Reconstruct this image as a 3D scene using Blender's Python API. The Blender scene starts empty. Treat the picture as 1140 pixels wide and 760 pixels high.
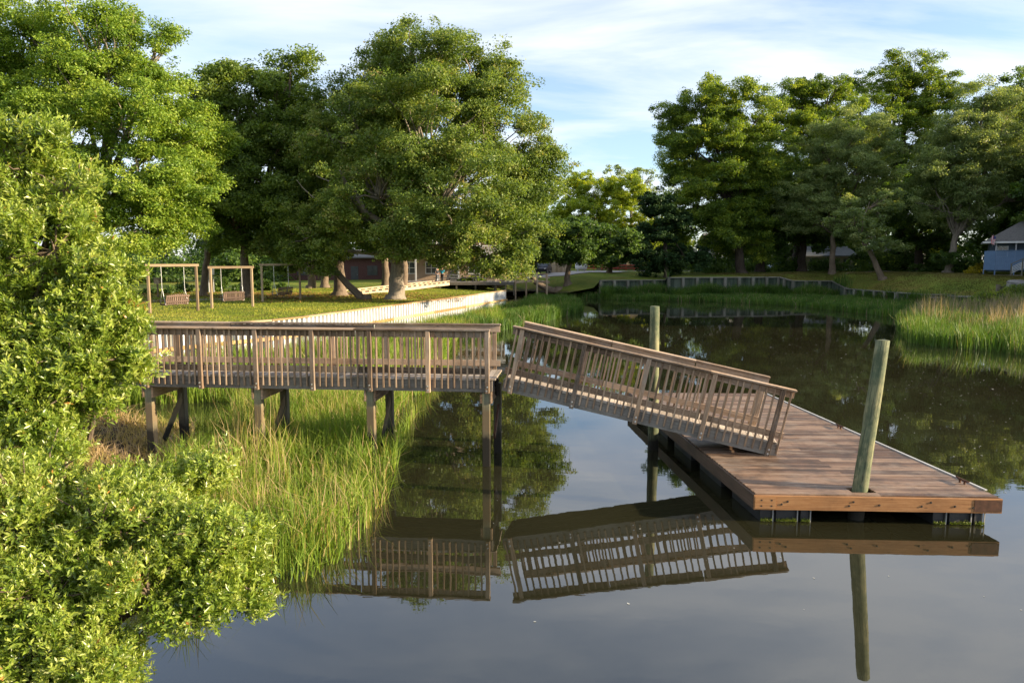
import bpy, bmesh, math, random
import numpy as np
from mathutils import Vector, Matrix, Quaternion
from mathutils.bvhtree import BVHTree

# ------------------------------------------------------------------ camera, sky, sun, exposure
SC = bpy.context.scene
COL = SC.collection
H, FPX, CX, CY, HOR = 4.48, 800.0, 570.0, 380.0, 290.0
PITCH = math.atan((CY - HOR) / FPX)
cam_d = bpy.data.cameras.new('camera'); cam = bpy.data.objects.new('camera', cam_d); COL.objects.link(cam)
cam.location = (0, 0, H); cam.rotation_euler = (math.pi / 2 - PITCH, 0, 0)
cam_d.sensor_width = 36; cam_d.lens = 36 * FPX / 1140; cam_d.clip_start = .1; cam_d.clip_end = 6000
SC.camera = cam

SUN_AZ, SUN_EL = math.radians(79), math.radians(15)       # azimuth from -Y towards +X
SUN_DIR = Vector((math.sin(SUN_AZ) * math.cos(SUN_EL), -math.cos(SUN_AZ) * math.cos(SUN_EL), math.sin(SUN_EL)))
ld = bpy.data.lights.new('sun', 'SUN'); sun = bpy.data.objects.new('sun', ld); COL.objects.link(sun)
ld.energy = 3.9; ld.angle = math.radians(.6); ld.color = (1, .81, .55)
sun.rotation_euler = SUN_DIR.to_track_quat('Z', 'Y').to_euler()

W = bpy.data.worlds.new('World'); SC.world = W; W.use_nodes = True
nt = W.node_tree; nt.nodes.clear()
def nn(nt, t, **k):
    n = nt.nodes.new(t)
    for a, v in k.items(): setattr(n, a, v)
    return n
sky = nn(nt, 'ShaderNodeTexSky', sky_type='NISHITA', sun_disc=False)
sky.sun_elevation = SUN_EL; sky.sun_rotation = math.radians(180) - SUN_AZ
sky.air_density = 1.0; sky.dust_density = .5; sky.ozone_density = 2.5
tc = nn(nt, 'ShaderNodeTexCoord'); sep = nn(nt, 'ShaderNodeSeparateXYZ')
nt.links.new(tc.outputs['Generated'], sep.inputs[0])
zz = nn(nt, 'ShaderNodeMath', operation='MAXIMUM'); zz.inputs[1].default_value = 0
nt.links.new(sep.outputs[2], zz.inputs[0])
za = nn(nt, 'ShaderNodeMath', operation='ADD'); za.inputs[1].default_value = .22; nt.links.new(zz.outputs[0], za.inputs[0])
dx = nn(nt, 'ShaderNodeMath', operation='DIVIDE'); dy = nn(nt, 'ShaderNodeMath', operation='DIVIDE')
for d, o in ((dx, 0), (dy, 1)):
    nt.links.new(sep.outputs[o], d.inputs[0]); nt.links.new(za.outputs[0], d.inputs[1])
comb = nn(nt, 'ShaderNodeCombineXYZ'); nt.links.new(dx.outputs[0], comb.inputs[0]); nt.links.new(dy.outputs[0], comb.inputs[1])
mp = nn(nt, 'ShaderNodeMapping'); mp.inputs['Rotation'].default_value = (0, 0, .5); mp.inputs['Scale'].default_value = (.55, 1.5, 1); mp.inputs['Location'].default_value = (2.6, .7, 0)
nt.links.new(comb.outputs[0], mp.inputs[0])
cn = nn(nt, 'ShaderNodeTexNoise'); cn.inputs['Scale'].default_value = 1.7; cn.inputs['Detail'].default_value = 8; cn.inputs['Roughness'].default_value = .55; cn.inputs['Distortion'].default_value = .45
nt.links.new(mp.outputs[0], cn.inputs['Vector'])
cr = nn(nt, 'ShaderNodeValToRGB'); cr.color_ramp.elements[0].position = .36; cr.color_ramp.elements[1].position = .64
cr.color_ramp.elements[0].color = (0.2, .2, .2, 1); cr.color_ramp.elements[1].color = (.92, .92, .92, 1)
nt.links.new(cn.outputs[0], cr.inputs[0])
cm = nn(nt, 'ShaderNodeMix', data_type='RGBA')
cm.inputs[7].default_value = (5.5, 5.7, 6.1, 1)
nt.links.new(cr.outputs[0], cm.inputs[0]); hz = nn(nt, 'ShaderNodeMix', data_type='RGBA', blend_type='MULTIPLY'); hz.inputs[0].default_value = 1; hz.inputs[7].default_value = (1.2, 1.27, 1.36, 1); nt.links.new(sky.outputs[0], hz.inputs[6]); nt.links.new(hz.outputs[2], cm.inputs[6])
bg = nn(nt, 'ShaderNodeBackground'); bg.inputs[1].default_value = .06
nt.links.new(cm.outputs[2], bg.inputs[0])
wo = nn(nt, 'ShaderNodeOutputWorld'); nt.links.new(bg.outputs[0], wo.inputs[0])

SC.view_settings.view_transform = 'Standard'; SC.view_settings.look = 'None'
SC.view_settings.exposure = 1.83; SC.view_settings.gamma = 1
SC.render.engine = 'CYCLES'
SC.cycles.use_denoising = True
SC.cycles.max_bounces = 6; SC.cycles.diffuse_bounces = 3; SC.cycles.glossy_bounces = 3; SC.cycles.transmission_bounces = 3
SC.cycles.transparent_max_bounces = 4; SC.cycles.caustics_reflective = False; SC.cycles.caustics_refractive = False
SC.cycles.sample_clamp_indirect = 6

# ------------------------------------------------------------------ helpers
RNG = np.random.default_rng(7); R = random.Random(5)
CP, SP = math.cos(PITCH), math.sin(PITCH)
def ray(u, v):
    a, b = (u - CX) / FPX, (CY - v) / FPX
    return Vector((a, CP + b * SP, -SP + b * CP))
def at(u, v, z):                      # point of the place seen at a pixel, at height z
    d = ray(u, v); t = (z - H) / d.z
    return Vector((d.x * t, d.y * t, z))
def atd(u, v, Y):                     # ... at distance Y
    d = ray(u, v); t = Y / d.y
    return Vector((d.x * t, Y, H + d.z * t))

def tag(o, label=None, cat=None, group=None, kind=None):
    for k, val in (('label', label), ('category', cat), ('group', group), ('kind', kind)):
        if val: o[k] = val
    return o
def empty(name, loc, rz=0, ry=0, label=None, cat=None, group=None):
    o = bpy.data.objects.new(name, None); COL.objects.link(o)
    o.empty_display_size = .2
    o.location = loc; o.rotation_euler = (0, ry, rz)
    return tag(o, label, cat, group)
def link(name, me, mat, parent=None):
    o = bpy.data.objects.new(name, me); COL.objects.link(o)
    if mat:
        for m in (mat if isinstance(mat, (list, tuple)) else [mat]): me.materials.append(m)
    if parent: o.parent = parent
    return o
def copy_tree(o, parent=None):
    c = o.copy(); COL.objects.link(c); c.parent = parent
    for ch in [x for x in bpy.data.objects if x.parent == o]: copy_tree(ch, c)
    return c
def np_mesh(name, V, F, tint=None, smooth=False):
    me = bpy.data.meshes.new(name)
    V = np.asarray(V, np.float32); F = np.asarray(F, np.int32)
    n, k = F.shape
    me.vertices.add(len(V)); me.vertices.foreach_set('co', V.ravel())
    me.loops.add(n * k); me.loops.foreach_set('vertex_index', F.ravel())
    me.polygons.add(n); me.polygons.foreach_set('loop_start', np.arange(0, n * k, k, dtype=np.int32))
    me.polygons.foreach_set('loop_total', np.full(n, k, np.int32))
    if smooth: me.polygons.foreach_set('use_smooth', np.ones(n, bool))
    me.update(calc_edges=True); me.validate()
    if tint is not None:
        a = me.attributes.new('tint', 'FLOAT', 'POINT'); a.data.foreach_set('value', np.asarray(tint, np.float32))
    return me

class MB:
    """collects beams, boxes and tubes into one mesh with grain UVs and a tone per piece"""
    def __init__(s): s.V = []; s.F = []; s.UV = []; s.T = []; s.SM = []
    def _add(s, vs, fs, uvs, tone, smooth=False):
        b = len(s.V); s.V += [tuple(v) for v in vs]; s.T += [tone] * len(vs)
        for f, uv in zip(fs, uvs): s.F.append([i + b for i in f]); s.UV += uv; s.SM.append(smooth)
    def beam(s, p0, p1, w, h, up=(0, 0, 1), tone=None, ch=0.0):
        """a bar from p0 to p1, w wide sideways and h along up, with chamfered long edges"""
        p0, p1 = Vector(p0), Vector(p1); x = (p1 - p0); L = x.length; x.normalize()
        up = Vector(up); y = up.cross(x)
        if y.length < 1e-4: y = Vector((0, 1, 0)).cross(x)
        y.normalize(); z = x.cross(y)
        t = R.random() if tone is None else tone
        a, b = w / 2, h / 2
        if ch: prof = [(-a + ch, -b), (a - ch, -b), (a, -b + ch), (a, b - ch), (a - ch, b), (-a + ch, b), (-a, b - ch), (-a, -b + ch)]
        else: prof = [(-a, -b), (a, -b), (a, b), (-a, b)]
        n = len(prof)
        vs = [p0 + y * q + z * r for q, r in prof] + [p1 + y * q + z * r for q, r in prof]
        o1, o2 = R.random() * 40, R.random() * 40
        fs, uvs = [], []; acc = 0
        for i in range(n):
            j = (i + 1) % n; e = math.dist(prof[i], prof[j])
            fs.append([i, j, n + j, n + i]); uvs.append([(o1, o2 + acc), (o1, o2 + acc + e), (o1 + L, o2 + acc + e), (o1 + L, o2 + acc)]); acc += e
        fs.append(list(range(n))[::-1]); uvs.append([(o1 + q * .2, o2 + r) for q, r in prof][::-1])
        fs.append(list(range(n, 2 * n))); uvs.append([(o1 + q * .2, o2 + r) for q, r in prof])
        s._add(vs, fs, uvs, t)
    def box(s, x0, x1, y0, y1, z0, z1, tone=None):
        # grain runs along the longest side
        d = [x1 - x0, y1 - y0, z1 - z0]; k = d.index(max(d)); cx, cy, cz = (x0 + x1) / 2, (y0 + y1) / 2, (z0 + z1) / 2
        if k == 0: s.beam((x0, cy, cz), (x1, cy, cz), d[1], d[2], (0, 0, 1), tone)
        elif k == 1: s.beam((cx, y0, cz), (cx, y1, cz), d[0], d[2], (0, 0, 1), tone)
        else: s.beam((cx, cy, z0), (cx, cy, z1), d[0], d[1], (0, 1, 0), tone)
    def tube(s, pts, rad, n=10, tone=.5, cap=True, rough=0, smooth=True):
        pts = [Vector(p) for p in pts]; m = len(pts); vs = []; ref = None; tot = 0
        ang0 = R.random() * 6
        for i, p in enumerate(pts):
            d = (pts[min(i + 1, m - 1)] - pts[max(i - 1, 0)]).normalized()
            if ref is None: ref = d.orthogonal().normalized()
            ref = (ref - d * ref.dot(d)).normalized(); b = d.cross(ref)
            for k in range(n):
                a = 2 * math.pi * k / n + ang0; r = rad[i] * (1 + rough * (R.random() - .5))
                vs.append(p + (ref * math.cos(a) + b * math.sin(a)) * r)
        fs, uvs = [], []; o1 = R.random() * 30; acc = 0
        for i in range(m - 1):
            L = (pts[i + 1] - pts[i]).length; w = 2 * math.pi * max(rad[i], .01) / n
            for k in range(n):
                j = (k + 1) % n
                fs.append([i * n + k, i * n + j, (i + 1) * n + j, (i + 1) * n + k])
                uvs.append([(acc + o1, k * w), (acc + o1, k * w + w), (acc + L + o1, k * w + w), (acc + L + o1, k * w)])
            acc += L
        s._add(vs, fs, uvs, tone, smooth)
        if cap:
            for base, flip in ((0, True), ((m - 1) * n, False)):
                ring = vs[base:base + n]; f = list(range(n)); f = f[::-1] if flip else f
                s._add(ring, [f], [[(ring[q].x, ring[q].y) for q in f]], tone)
    def poly(s, pts, tone=.5):
        s._add(pts, [list(range(len(pts)))], [[(p[0], p[1]) for p in pts]], tone)
    def prism(s, pts, off, tone=.5):
        """extrude the polygon pts by vector off"""
        off = Vector(off); n = len(pts); a = [Vector(p) for p in pts]; vs = a + [p + off for p in a]
        fs = [list(range(n))[::-1], list(range(n, 2 * n))] + [[i, (i + 1) % n, n + (i + 1) % n, n + i] for i in range(n)]
        uvs = [[(vs[i].x + vs[i].y, vs[i].z) for i in f] for f in fs]
        s._add(vs, fs, uvs, tone)
    def ell(s, c, r, seg=12, rings=8, tone=.5):
        vs, fs, uvs = [], [], []
        for i in range(rings + 1):
            th = math.pi * i / rings
            for k in range(seg):
                a = 2 * math.pi * k / seg
                vs.append((c[0] + r[0] * math.sin(th) * math.cos(a), c[1] + r[1] * math.sin(th) * math.sin(a), c[2] + r[2] * math.cos(th)))
        for i in range(rings):
            for k in range(seg):
                j = (k + 1) % seg
                fs.append([i * seg + k, (i + 1) * seg + k, (i + 1) * seg + j, i * seg + j]); uvs.append([(k, i), (k, i + 1), (k + 1, i + 1), (k + 1, i)])
        s._add(vs, fs, uvs, tone, True)
    def mesh(s, name):
        me = bpy.data.meshes.new(name); me.from_pydata(s.V, [], s.F); me.update()
        uv = me.uv_layers.new(name='grain')
        uv.data.foreach_set('uv', np.array(s.UV, np.float32).ravel())
        a = me.attributes.new('tone', 'FLOAT', 'POINT'); a.data.foreach_set('value', np.array(s.T, np.float32))
        me.polygons.foreach_set('use_smooth', np.array(s.SM, bool))
        bm = bmesh.new(); bm.from_mesh(me); bmesh.ops.recalc_face_normals(bm, faces=bm.faces); bm.to_mesh(me); bm.free()
        return me
    def build(s, name, mat, parent=None): return link(name, s.mesh(name), mat, parent)

# ------------------------------------------------------------------ materials
def new_mat(name):
    m = bpy.data.materials.new(name); m.use_nodes = True; t = m.node_tree; t.nodes.clear()
    out = nn(t, 'ShaderNodeOutputMaterial'); p = nn(t, 'ShaderNodeBsdfPrincipled'); t.links.new(p.outputs[0], out.inputs[0])
    return m, t, p, out
def ramp(t, fac, stops):
    r = nn(t, 'ShaderNodeValToRGB'); e = r.color_ramp.elements
    while len(e) < len(stops): e.new(.5)
    for x, (pos, c) in zip(e, stops): x.position = pos; x.color = (*c, 1)
    t.links.new(fac, r.inputs[0]); return r.outputs[0]
def noise(t, vec, scale, detail=4, rough=.55, mapscale=None, dist=0):
    if mapscale:
        mpn = nn(t, 'ShaderNodeMapping'); mpn.inputs['Scale'].default_value = mapscale; t.links.new(vec, mpn.inputs[0]); vec = mpn.outputs[0]
    n = nn(t, 'ShaderNodeTexNoise'); n.inputs['Scale'].default_value = scale; n.inputs['Detail'].default_value = detail
    n.inputs['Roughness'].default_value = rough; n.inputs['Distortion'].default_value = dist
    t.links.new(vec, n.inputs['Vector']); return n.outputs[0]
def mix(t, fac, a, b, bt='MIX'):
    m = nn(t, 'ShaderNodeMix', data_type='RGBA', blend_type=bt)
    for i, x in ((0, fac), (6, a), (7, b)):
        if hasattr(x, 'links') or hasattr(x, 'is_linked'): t.links.new(x, m.inputs[i])
        else: m.inputs[i].default_value = x if i == 0 else (*x, 1)
    return m.outputs[2]
def attr(t, name): a = nn(t, 'ShaderNodeAttribute', attribute_name=name); return a.outputs['Fac']
def coord(t, which): return nn(t, 'ShaderNodeTexCoord').outputs[which]
def bump(t, p, h, strength, dist=.02):
    b = nn(t, 'ShaderNodeBump'); b.inputs['Strength'].default_value = strength; b.inputs['Distance'].default_value = dist
    t.links.new(h, b.inputs['Height']); t.links.new(b.outputs[0], p.inputs['Normal'])
def math1(t, op, a, b=None, clamp=False):
    m = nn(t, 'ShaderNodeMath', operation=op); m.use_clamp = clamp
    for i, x in enumerate((a, b)):
        if x is None: continue
        if hasattr(x, 'is_linked'): t.links.new(x, m.inputs[i])
        else: m.inputs[i].default_value = x
    return m.outputs[0]

def wood(name, dark, mid, light, stain=(.05, .05, .035), stain_amt=.5, rough=.8, tide=None, rust=None, bleach=None, cracks=False):
    m, t, p, _ = new_mat(name)
    uv = coord(t, 'UV'); geo = nn(t, 'ShaderNodeNewGeometry').outputs['Position']
    g = noise(t, uv, 1, 6, .65, (1.6, 46, 1), .3)
    g2 = noise(t, uv, 1, 3, .6, (5, 160, 1))
    gg = math1(t, 'ADD', math1(t, 'MULTIPLY', g, .7), math1(t, 'MULTIPLY', g2, .3))
    gg = math1(t, 'ADD', gg, math1(t, 'MULTIPLY', math1(t, 'SUBTRACT', attr(t, 'tone'), .5), .36))
    c = ramp(t, gg, [(.3, dark), (.5, mid), (.68, light)])
    kn = nn(t, 'ShaderNodeTexVoronoi'); kn.inputs['Scale'].default_value = 1
    mpn = nn(t, 'ShaderNodeMapping'); mpn.inputs['Scale'].default_value = (3.1, 9, 1); t.links.new(uv, mpn.inputs[0]); t.links.new(mpn.outputs[0], kn.inputs['Vector'])
    kf = ramp(t, kn.outputs['Distance'], [(.05, (1, 1, 1)), (.13, (0, 0, 0))])
    c = mix(t, math1(t, 'MULTIPLY', kf, .7), c, tuple(x * .35 for x in dark))
    sn = ramp(t, noise(t, geo, 2.3, 5, .65), [(.45, (0, 0, 0)), (.72, (1, 1, 1))])
    c = mix(t, math1(t, 'MULTIPLY', sn, stain_amt), c, stain)
    if cracks:
        ck = noise(t, uv, 1, 4, .7, (.9, 34, 1), .5); c = mix(t, ramp(t, ck, [(.56, (0, 0, 0)), (.63, (.85, .85, .85))]), c, tuple(x * .4 for x in dark))
        bl = ramp(t, noise(t, geo, 5.5, 5, .7, (1, 1, .45)), [(.47, (0, 0, 0)), (.6, (.75, .75, .75))]); c = mix(t, bl, c, (.05, .075, .04))
    if bleach:
        bf = ramp(t, noise(t, geo, .9, 6, .7, (1, 1.8, 1)), [(.48, (0, 0, 0)), (.70, (1, 1, 1))]); c = mix(t, math1(t, 'MULTIPLY', bf, math1(t, 'MULTIPLY', g2, 1.1)), c, bleach)
    if tide:
        sz = nn(t, 'ShaderNodeSeparateXYZ'); t.links.new(geo, sz.inputs[0])
        zz = math1(t, 'ADD', sz.outputs[2], math1(t, 'MULTIPLY', math1(t, 'SUBTRACT', noise(t, geo, 6, 4), .5), .35))
        f = nn(t, 'ShaderNodeMapRange'); f.inputs[1].default_value = tide + .12; f.inputs[2].default_value = tide - .12
        t.links.new(zz, f.inputs[0])
        c = mix(t, f.outputs[0], c, (.018, .016, .012))
        if rust:
            f2 = nn(t, 'ShaderNodeMapRange'); f2.inputs[1].default_value = tide + .75; f2.inputs[2].default_value = tide + .45; t.links.new(zz, f2.inputs[0])
            f3 = math1(t, 'MULTIPLY', f2.outputs[0], math1(t, 'SUBTRACT', 1.0, f.outputs[0])); c = mix(t, math1(t, 'MULTIPLY', f3, .8), c, rust)
    t.links.new(c, p.inputs['Base Color'])
    p.inputs['Roughness'].default_value = rough; p.inputs['Specular IOR Level'].default_value = .3
    bump(t, p, gg, .35, .008)
    return m
def plain(name, col, rough=.6, var=.25, scale=3, metal=0, spec=.4, bmp=0.0, coordn='Object'):
    m, t, p, _ = new_mat(name); v = coord(t, coordn)
    n = noise(t, v, scale, 5, .6); c = ramp(t, n, [(.3, tuple(x * (1 - var) for x in col)), (.7, tuple(min(1, x * (1 + var * .6)) for x in col))])
    t.links.new(c, p.inputs['Base Color']); p.inputs['Roughness'].default_value = rough; p.inputs['Metallic'].default_value = metal; p.inputs['Specular IOR Level'].default_value = spec
    if bmp: bump(t, p, noise(t, v, scale * 8, 4), bmp, .02)
    return m
def leafmat(name, stops, trans=.42, tcol=1.5, rough=.5, spec=.35, nscale=.25):
    m, t, p, out = new_mat(name)
    tn = attr(t, 'tint'); big = noise(t, coord(t, 'Object'), nscale, 3)
    f = math1(t, 'ADD', tn, math1(t, 'MULTIPLY', math1(t, 'SUBTRACT', big, .5), .7), True)
    c = ramp(t, f, stops)
    t.links.new(c, p.inputs['Base Color']); p.inputs['Roughness'].default_value = rough; p.inputs['Specular IOR Level'].default_value = spec
    tr = nn(t, 'ShaderNodeBsdfTranslucent'); tc_ = mix(t, 1.0, c, (tcol * 1.12, tcol * 1.08, tcol * .45), 'MULTIPLY'); t.links.new(tc_, tr.inputs[0])
    ms = nn(t, 'ShaderNodeMixShader'); ms.inputs[0].default_value = trans
    t.links.new(p.outputs[0], ms.inputs[1]); t.links.new(tr.outputs[0], ms.inputs[2]); t.links.new(ms.outputs[0], out.inputs[0])
    return m

M = {}
M['pier'] = wood('pier_wood', (.085, .058, .04), (.33, .22, .138), (.53, .385, .265), (.07, .06, .045), .45, bleach=(.36, .32, .28))
M['baluster'] = wood('baluster_wood', (.095, .065, .045), (.34, .23, .145), (.54, .40, .28), (.09, .075, .055), .35)
M['rim'] = wood('rim_wood', (.10, .085, .07), (.215, .19, .165), (.31, .285, .25), (.06, .06, .05), .5)
M['deck'] = wood('deck_wood', (.14, .11, .085), (.34, .28, .225), (.48, .41, .34), (.09, .09, .06), .4)
M['dockdeck'] = wood('dock_deck_wood', (.055, .031, .02), (.175, .102, .063), (.31, .205, .135), (.045, .032, .024), .8, .45, bleach=(.38, .30, .23))
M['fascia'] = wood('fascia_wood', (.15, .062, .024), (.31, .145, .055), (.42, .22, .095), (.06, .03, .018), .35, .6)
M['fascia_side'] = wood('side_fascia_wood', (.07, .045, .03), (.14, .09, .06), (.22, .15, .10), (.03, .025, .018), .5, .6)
M['bent'] = wood('bent_wood', (.09, .085, .055), (.19, .19, .125), (.30, .27, .17), (.12, .15, .10), .6, .85, .72, (.15, .10, .055))
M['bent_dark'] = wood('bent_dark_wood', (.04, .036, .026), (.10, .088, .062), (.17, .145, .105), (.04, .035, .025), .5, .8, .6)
M['pile'] = wood('piling_wood', (.05, .06, .035), (.20, .20, .105), (.37, .33, .19), (.045, .085, .05), .8, .8, .32, cracks=True)
M['post'] = wood('swing_post_wood', (.14, .10, .06), (.27, .20, .125), (.37, .29, .195), (.2, .13, .06), .3)
M['bench'] = wood('swing_bench_wood', (.07, .045, .034), (.13, .085, .064), (.19, .13, .10), (.1, .07, .05), .3)
M['ramp'] = wood('ramp_wood', (.22, .15, .09), (.40, .30, .20), (.52, .42, .30), (.15, .11, .07), .3)
M['capwood'] = wood('seawall_cap_wood', (.24, .14, .055), (.45, .30, .14), (.56, .43, .26), (.15, .10, .06), .4)
M['vinyl'] = plain('white_vinyl', (.60, .62, .64), .5, .18, 1.6)
M['vinyl_grey'] = plain('grey_vinyl', (.17, .165, .145), .7, .35, 2.5)
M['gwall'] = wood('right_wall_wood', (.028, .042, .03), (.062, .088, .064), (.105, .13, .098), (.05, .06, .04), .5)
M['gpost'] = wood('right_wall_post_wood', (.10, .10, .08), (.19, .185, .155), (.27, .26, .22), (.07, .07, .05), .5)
M['black'] = plain('black_plastic', (.022, .023, .026), .45, .3, 3)
M['tubrib'] = plain('tub_flange', (.35, .34, .32), .6, .2, 3)
M['algae'] = plain('green_algae', (.09, .13, .015), .8, .5, 20)
M['metal'] = plain('galvanised_metal', (.55, .55, .54), .35, .2, 8, .8)
M['rustmetal'] = plain('rusty_metal', (.10, .045, .025), .7, .5, 12, .3)
M['strip'] = plain('edge_strip', (.48, .47, .45), .5, .15, 2)
M['iron'] = plain('dark_iron', (.03, .025, .022), .6, .3, 4, .4)

# leaves
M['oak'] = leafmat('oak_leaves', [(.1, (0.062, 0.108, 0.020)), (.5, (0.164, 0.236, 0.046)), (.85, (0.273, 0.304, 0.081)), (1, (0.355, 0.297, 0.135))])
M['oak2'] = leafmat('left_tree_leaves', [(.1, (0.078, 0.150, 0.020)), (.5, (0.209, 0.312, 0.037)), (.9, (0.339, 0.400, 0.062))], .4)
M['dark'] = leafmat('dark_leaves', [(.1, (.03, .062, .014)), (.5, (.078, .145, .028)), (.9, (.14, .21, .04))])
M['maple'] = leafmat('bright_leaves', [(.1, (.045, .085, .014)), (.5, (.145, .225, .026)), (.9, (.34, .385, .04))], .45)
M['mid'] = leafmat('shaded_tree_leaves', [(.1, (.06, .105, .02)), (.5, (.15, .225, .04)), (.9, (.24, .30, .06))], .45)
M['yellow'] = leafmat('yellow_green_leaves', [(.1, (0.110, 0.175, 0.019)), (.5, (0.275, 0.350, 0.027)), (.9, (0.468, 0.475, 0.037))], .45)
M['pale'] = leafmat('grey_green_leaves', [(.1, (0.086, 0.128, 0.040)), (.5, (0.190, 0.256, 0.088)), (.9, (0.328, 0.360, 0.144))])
M['cedar'] = leafmat('cedar_needles', [(.1, (0.015, 0.036, 0.015)), (.5, (0.033, 0.068, 0.022)), (.9, (0.060, 0.098, 0.030))], .15, spec=.1)
M['shrub'] = leafmat('shrub_leaves', [(0, (0.069, 0.128, 0.015)), (.4, (0.219, 0.308, 0.040)), (.75, (0.393, 0.447, 0.094)), (.97, (0.546, 0.577, 0.275)), (1, (0.520, 0.256, 0.075))], .4, 1.3, .3, .6, 1.2)
M['goldshrub'] = leafmat('golden_leaves', [(.1, (.20, .18, .01)), (.6, (.40, .34, .015)), (1, (.5, .42, .04))], .3)
M['algae2'] = leafmat('algae_fronds', [(.1, (.05, .09, .01)), (.6, (.14, .19, .015)), (1, (.22, .24, .03))], .3)
M['marsh'] = leafmat('marsh_grass_blades', [(0, (0.059, 0.115, 0.014)), (.35, (0.153, 0.241, 0.028)), (.62, (0.294, 0.356, 0.057)), (.80, (0.390, 0.299, 0.115)), (1, (0.472, 0.345, 0.207))], .4, 1.3, .55, .3, .5)
M['marsh_r'] = leafmat('reed_blades', [(0, (.03, .075, .012)), (.4, (.085, .165, .022)), (.66, (.165, .215, .045)), (.82, (.26, .20, .13)), (1, (.33, .255, .18))], .35, 1.3, .55, .3, .3)
M['turf'] = leafmat('turf_blades', [(0, (0.092, 0.132, 0.017)), (.5, (0.251, 0.288, 0.034)), (.9, (0.396, 0.348, 0.072))], .35, 1.3, .6, .2, .15)
M['turf_r'] = leafmat('dry_turf_blades', [(0, (.045, .055, .012)), (.5, (.12, .115, .03)), (.9, (.20, .165, .06))], .3, 1.2, .6, .2, .15)
def barkmat(name, a, b):
    m, t, p, _ = new_mat(name); uv = coord(t, 'UV'); ob = coord(t, 'Object')
    g = noise(t, uv, 1, 5, .65, (2.2, 14, 1), .6); l = noise(t, ob, .9, 4)
    c = ramp(t, math1(t, 'ADD', math1(t, 'MULTIPLY', g, .7), math1(t, 'MULTIPLY', l, .35)), [(.33, a), (.68, b)])
    t.links.new(c, p.inputs['Base Color']); p.inputs['Roughness'].default_value = .9; p.inputs['Specular IOR Level'].default_value = .15
    bump(t, p, g, .8, .05); return m
M['bark'] = barkmat('oak_bark', (.07, .052, .038), (.24, .185, .135))
M['bark_pale'] = barkmat('pale_bark', (.12, .10, .08), (.32, .275, .22))
M['bark_dark'] = barkmat('dark_bark', (.03, .023, .018), (.10, .078, .06))

# ------------------------------------------------------------------ ground, water
def groundmat():
    m, t, p, _ = new_mat('lawn_grass_soil'); g = nn(t, 'ShaderNodeNewGeometry').outputs['Position']
    sz = nn(t, 'ShaderNodeSeparateXYZ'); t.links.new(g, sz.inputs[0])
    n1 = noise(t, g, .22, 5, .6); n2 = noise(t, g, 2.2, 6, .7); n3 = noise(t, g, 14, 4, .7)
    f = math1(t, 'ADD', math1(t, 'ADD', math1(t, 'MULTIPLY', n1, .45), math1(t, 'MULTIPLY', n2, .35)), math1(t, 'MULTIPLY', n3, .2))
    c = ramp(t, f, [(.36, (.06, .095, .016)), (.47, (.13, .175, .024)), (.56, (.19, .205, .035)), (.68, (.22, .16, .055))])
    lit = ramp(t, noise(t, g, .16, 4, .65), [(.56, (0, 0, 0)), (.66, (1, 1, 1))])
    c = mix(t, math1(t, 'MULTIPLY', lit, .55), c, (.16, .095, .035))
    mud = nn(t, 'ShaderNodeMapRange'); mud.inputs[1].default_value = 1.15; mud.inputs[2].default_value = .7
    t.links.new(math1(t, 'ADD', sz.outputs[2], math1(t, 'MULTIPLY', n2, .4)), mud.inputs[0])
    c = mix(t, mud.outputs[0], c, (.055, .04, .026))
    t.links.new(c, p.inputs['Base Color']); p.inputs['Roughness'].default_value = .95; p.inputs['Specular IOR Level'].default_value = .1
    bump(t, p, math1(t, 'ADD', n2, n3), .8, .08); return m
M['ground'] = groundmat()
M['mud'] = plain('creek_mud', (.045, .036, .024), .7, .4, 1.5, 0, .4, .5)
M['road'] = plain('pale_road', (.34, .32, .30), .9, .15, .6, 0, .2, .1)
M['path'] = plain('sandy_path', (.28, .24, .19), .9, .2, 1.0, 0, .2, .2)
def watermat():
    m, t, p, out = new_mat('creek_water'); g = nn(t, 'ShaderNodeNewGeometry').outputs['Position']
    c = ramp(t, noise(t, g, .12, 3), [(.35, (.017, .0165, .008)), (.65, (.025, .024, .012))])
    df = nn(t, 'ShaderNodeBsdfDiffuse'); t.links.new(c, df.inputs[0])
    gl = nn(t, 'ShaderNodeBsdfGlossy'); gl.inputs['Roughness'].default_value = .012; gl.inputs[0].default_value = (.98, .98, .98, 1)
    fr = nn(t, 'ShaderNodeFresnel'); fr.inputs['IOR'].default_value = 2.2
    w = noise(t, g, 1.0, 3, .5, (.8, 1.6, 1)); w2 = noise(t, g, 9, 2, .5, (.7, 1.3, 1))
    patch = ramp(t, noise(t, g, .11, 3, .6, (1, 2.2, 1), .8), [(.48, (.03, .03, .03)), (.66, (.16, .16, .16))])
    hgt = math1(t, 'ADD', w, math1(t, 'MULTIPLY', w2, patch))
    b = nn(t, 'ShaderNodeBump'); b.inputs['Strength'].default_value = .03; b.inputs['Distance'].default_value = .05; t.links.new(hgt, b.inputs['Height'])
    t.links.new(b.outputs[0], gl.inputs['Normal']); t.links.new(b.outputs[0], fr.inputs['Normal'])
    ms = nn(t, 'ShaderNodeMixShader'); t.links.new(fr.outputs[0], ms.inputs[0]); t.links.new(df.outputs[0], ms.inputs[1]); t.links.new(gl.outputs[0], ms.inputs[2])
    t.links.new(ms.outputs[0], out.inputs[0]); return m
M['water'] = watermat()
def sheet(name, x0, x1, y0, y1, z, mat):
    me = np_mesh(name, [(x0, y0, z), (x1, y0, z), (x1, y1, z), (x0, y1, z)], [(0, 1, 2, 3)])
    return tag(link(name, me, mat), kind='structure')
sheet('ground', -2500, 2500, -2500, 2500, -1.2, M['mud'])
sheet('water', -120, 120, -120, 118, 0, M['water'])

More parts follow.
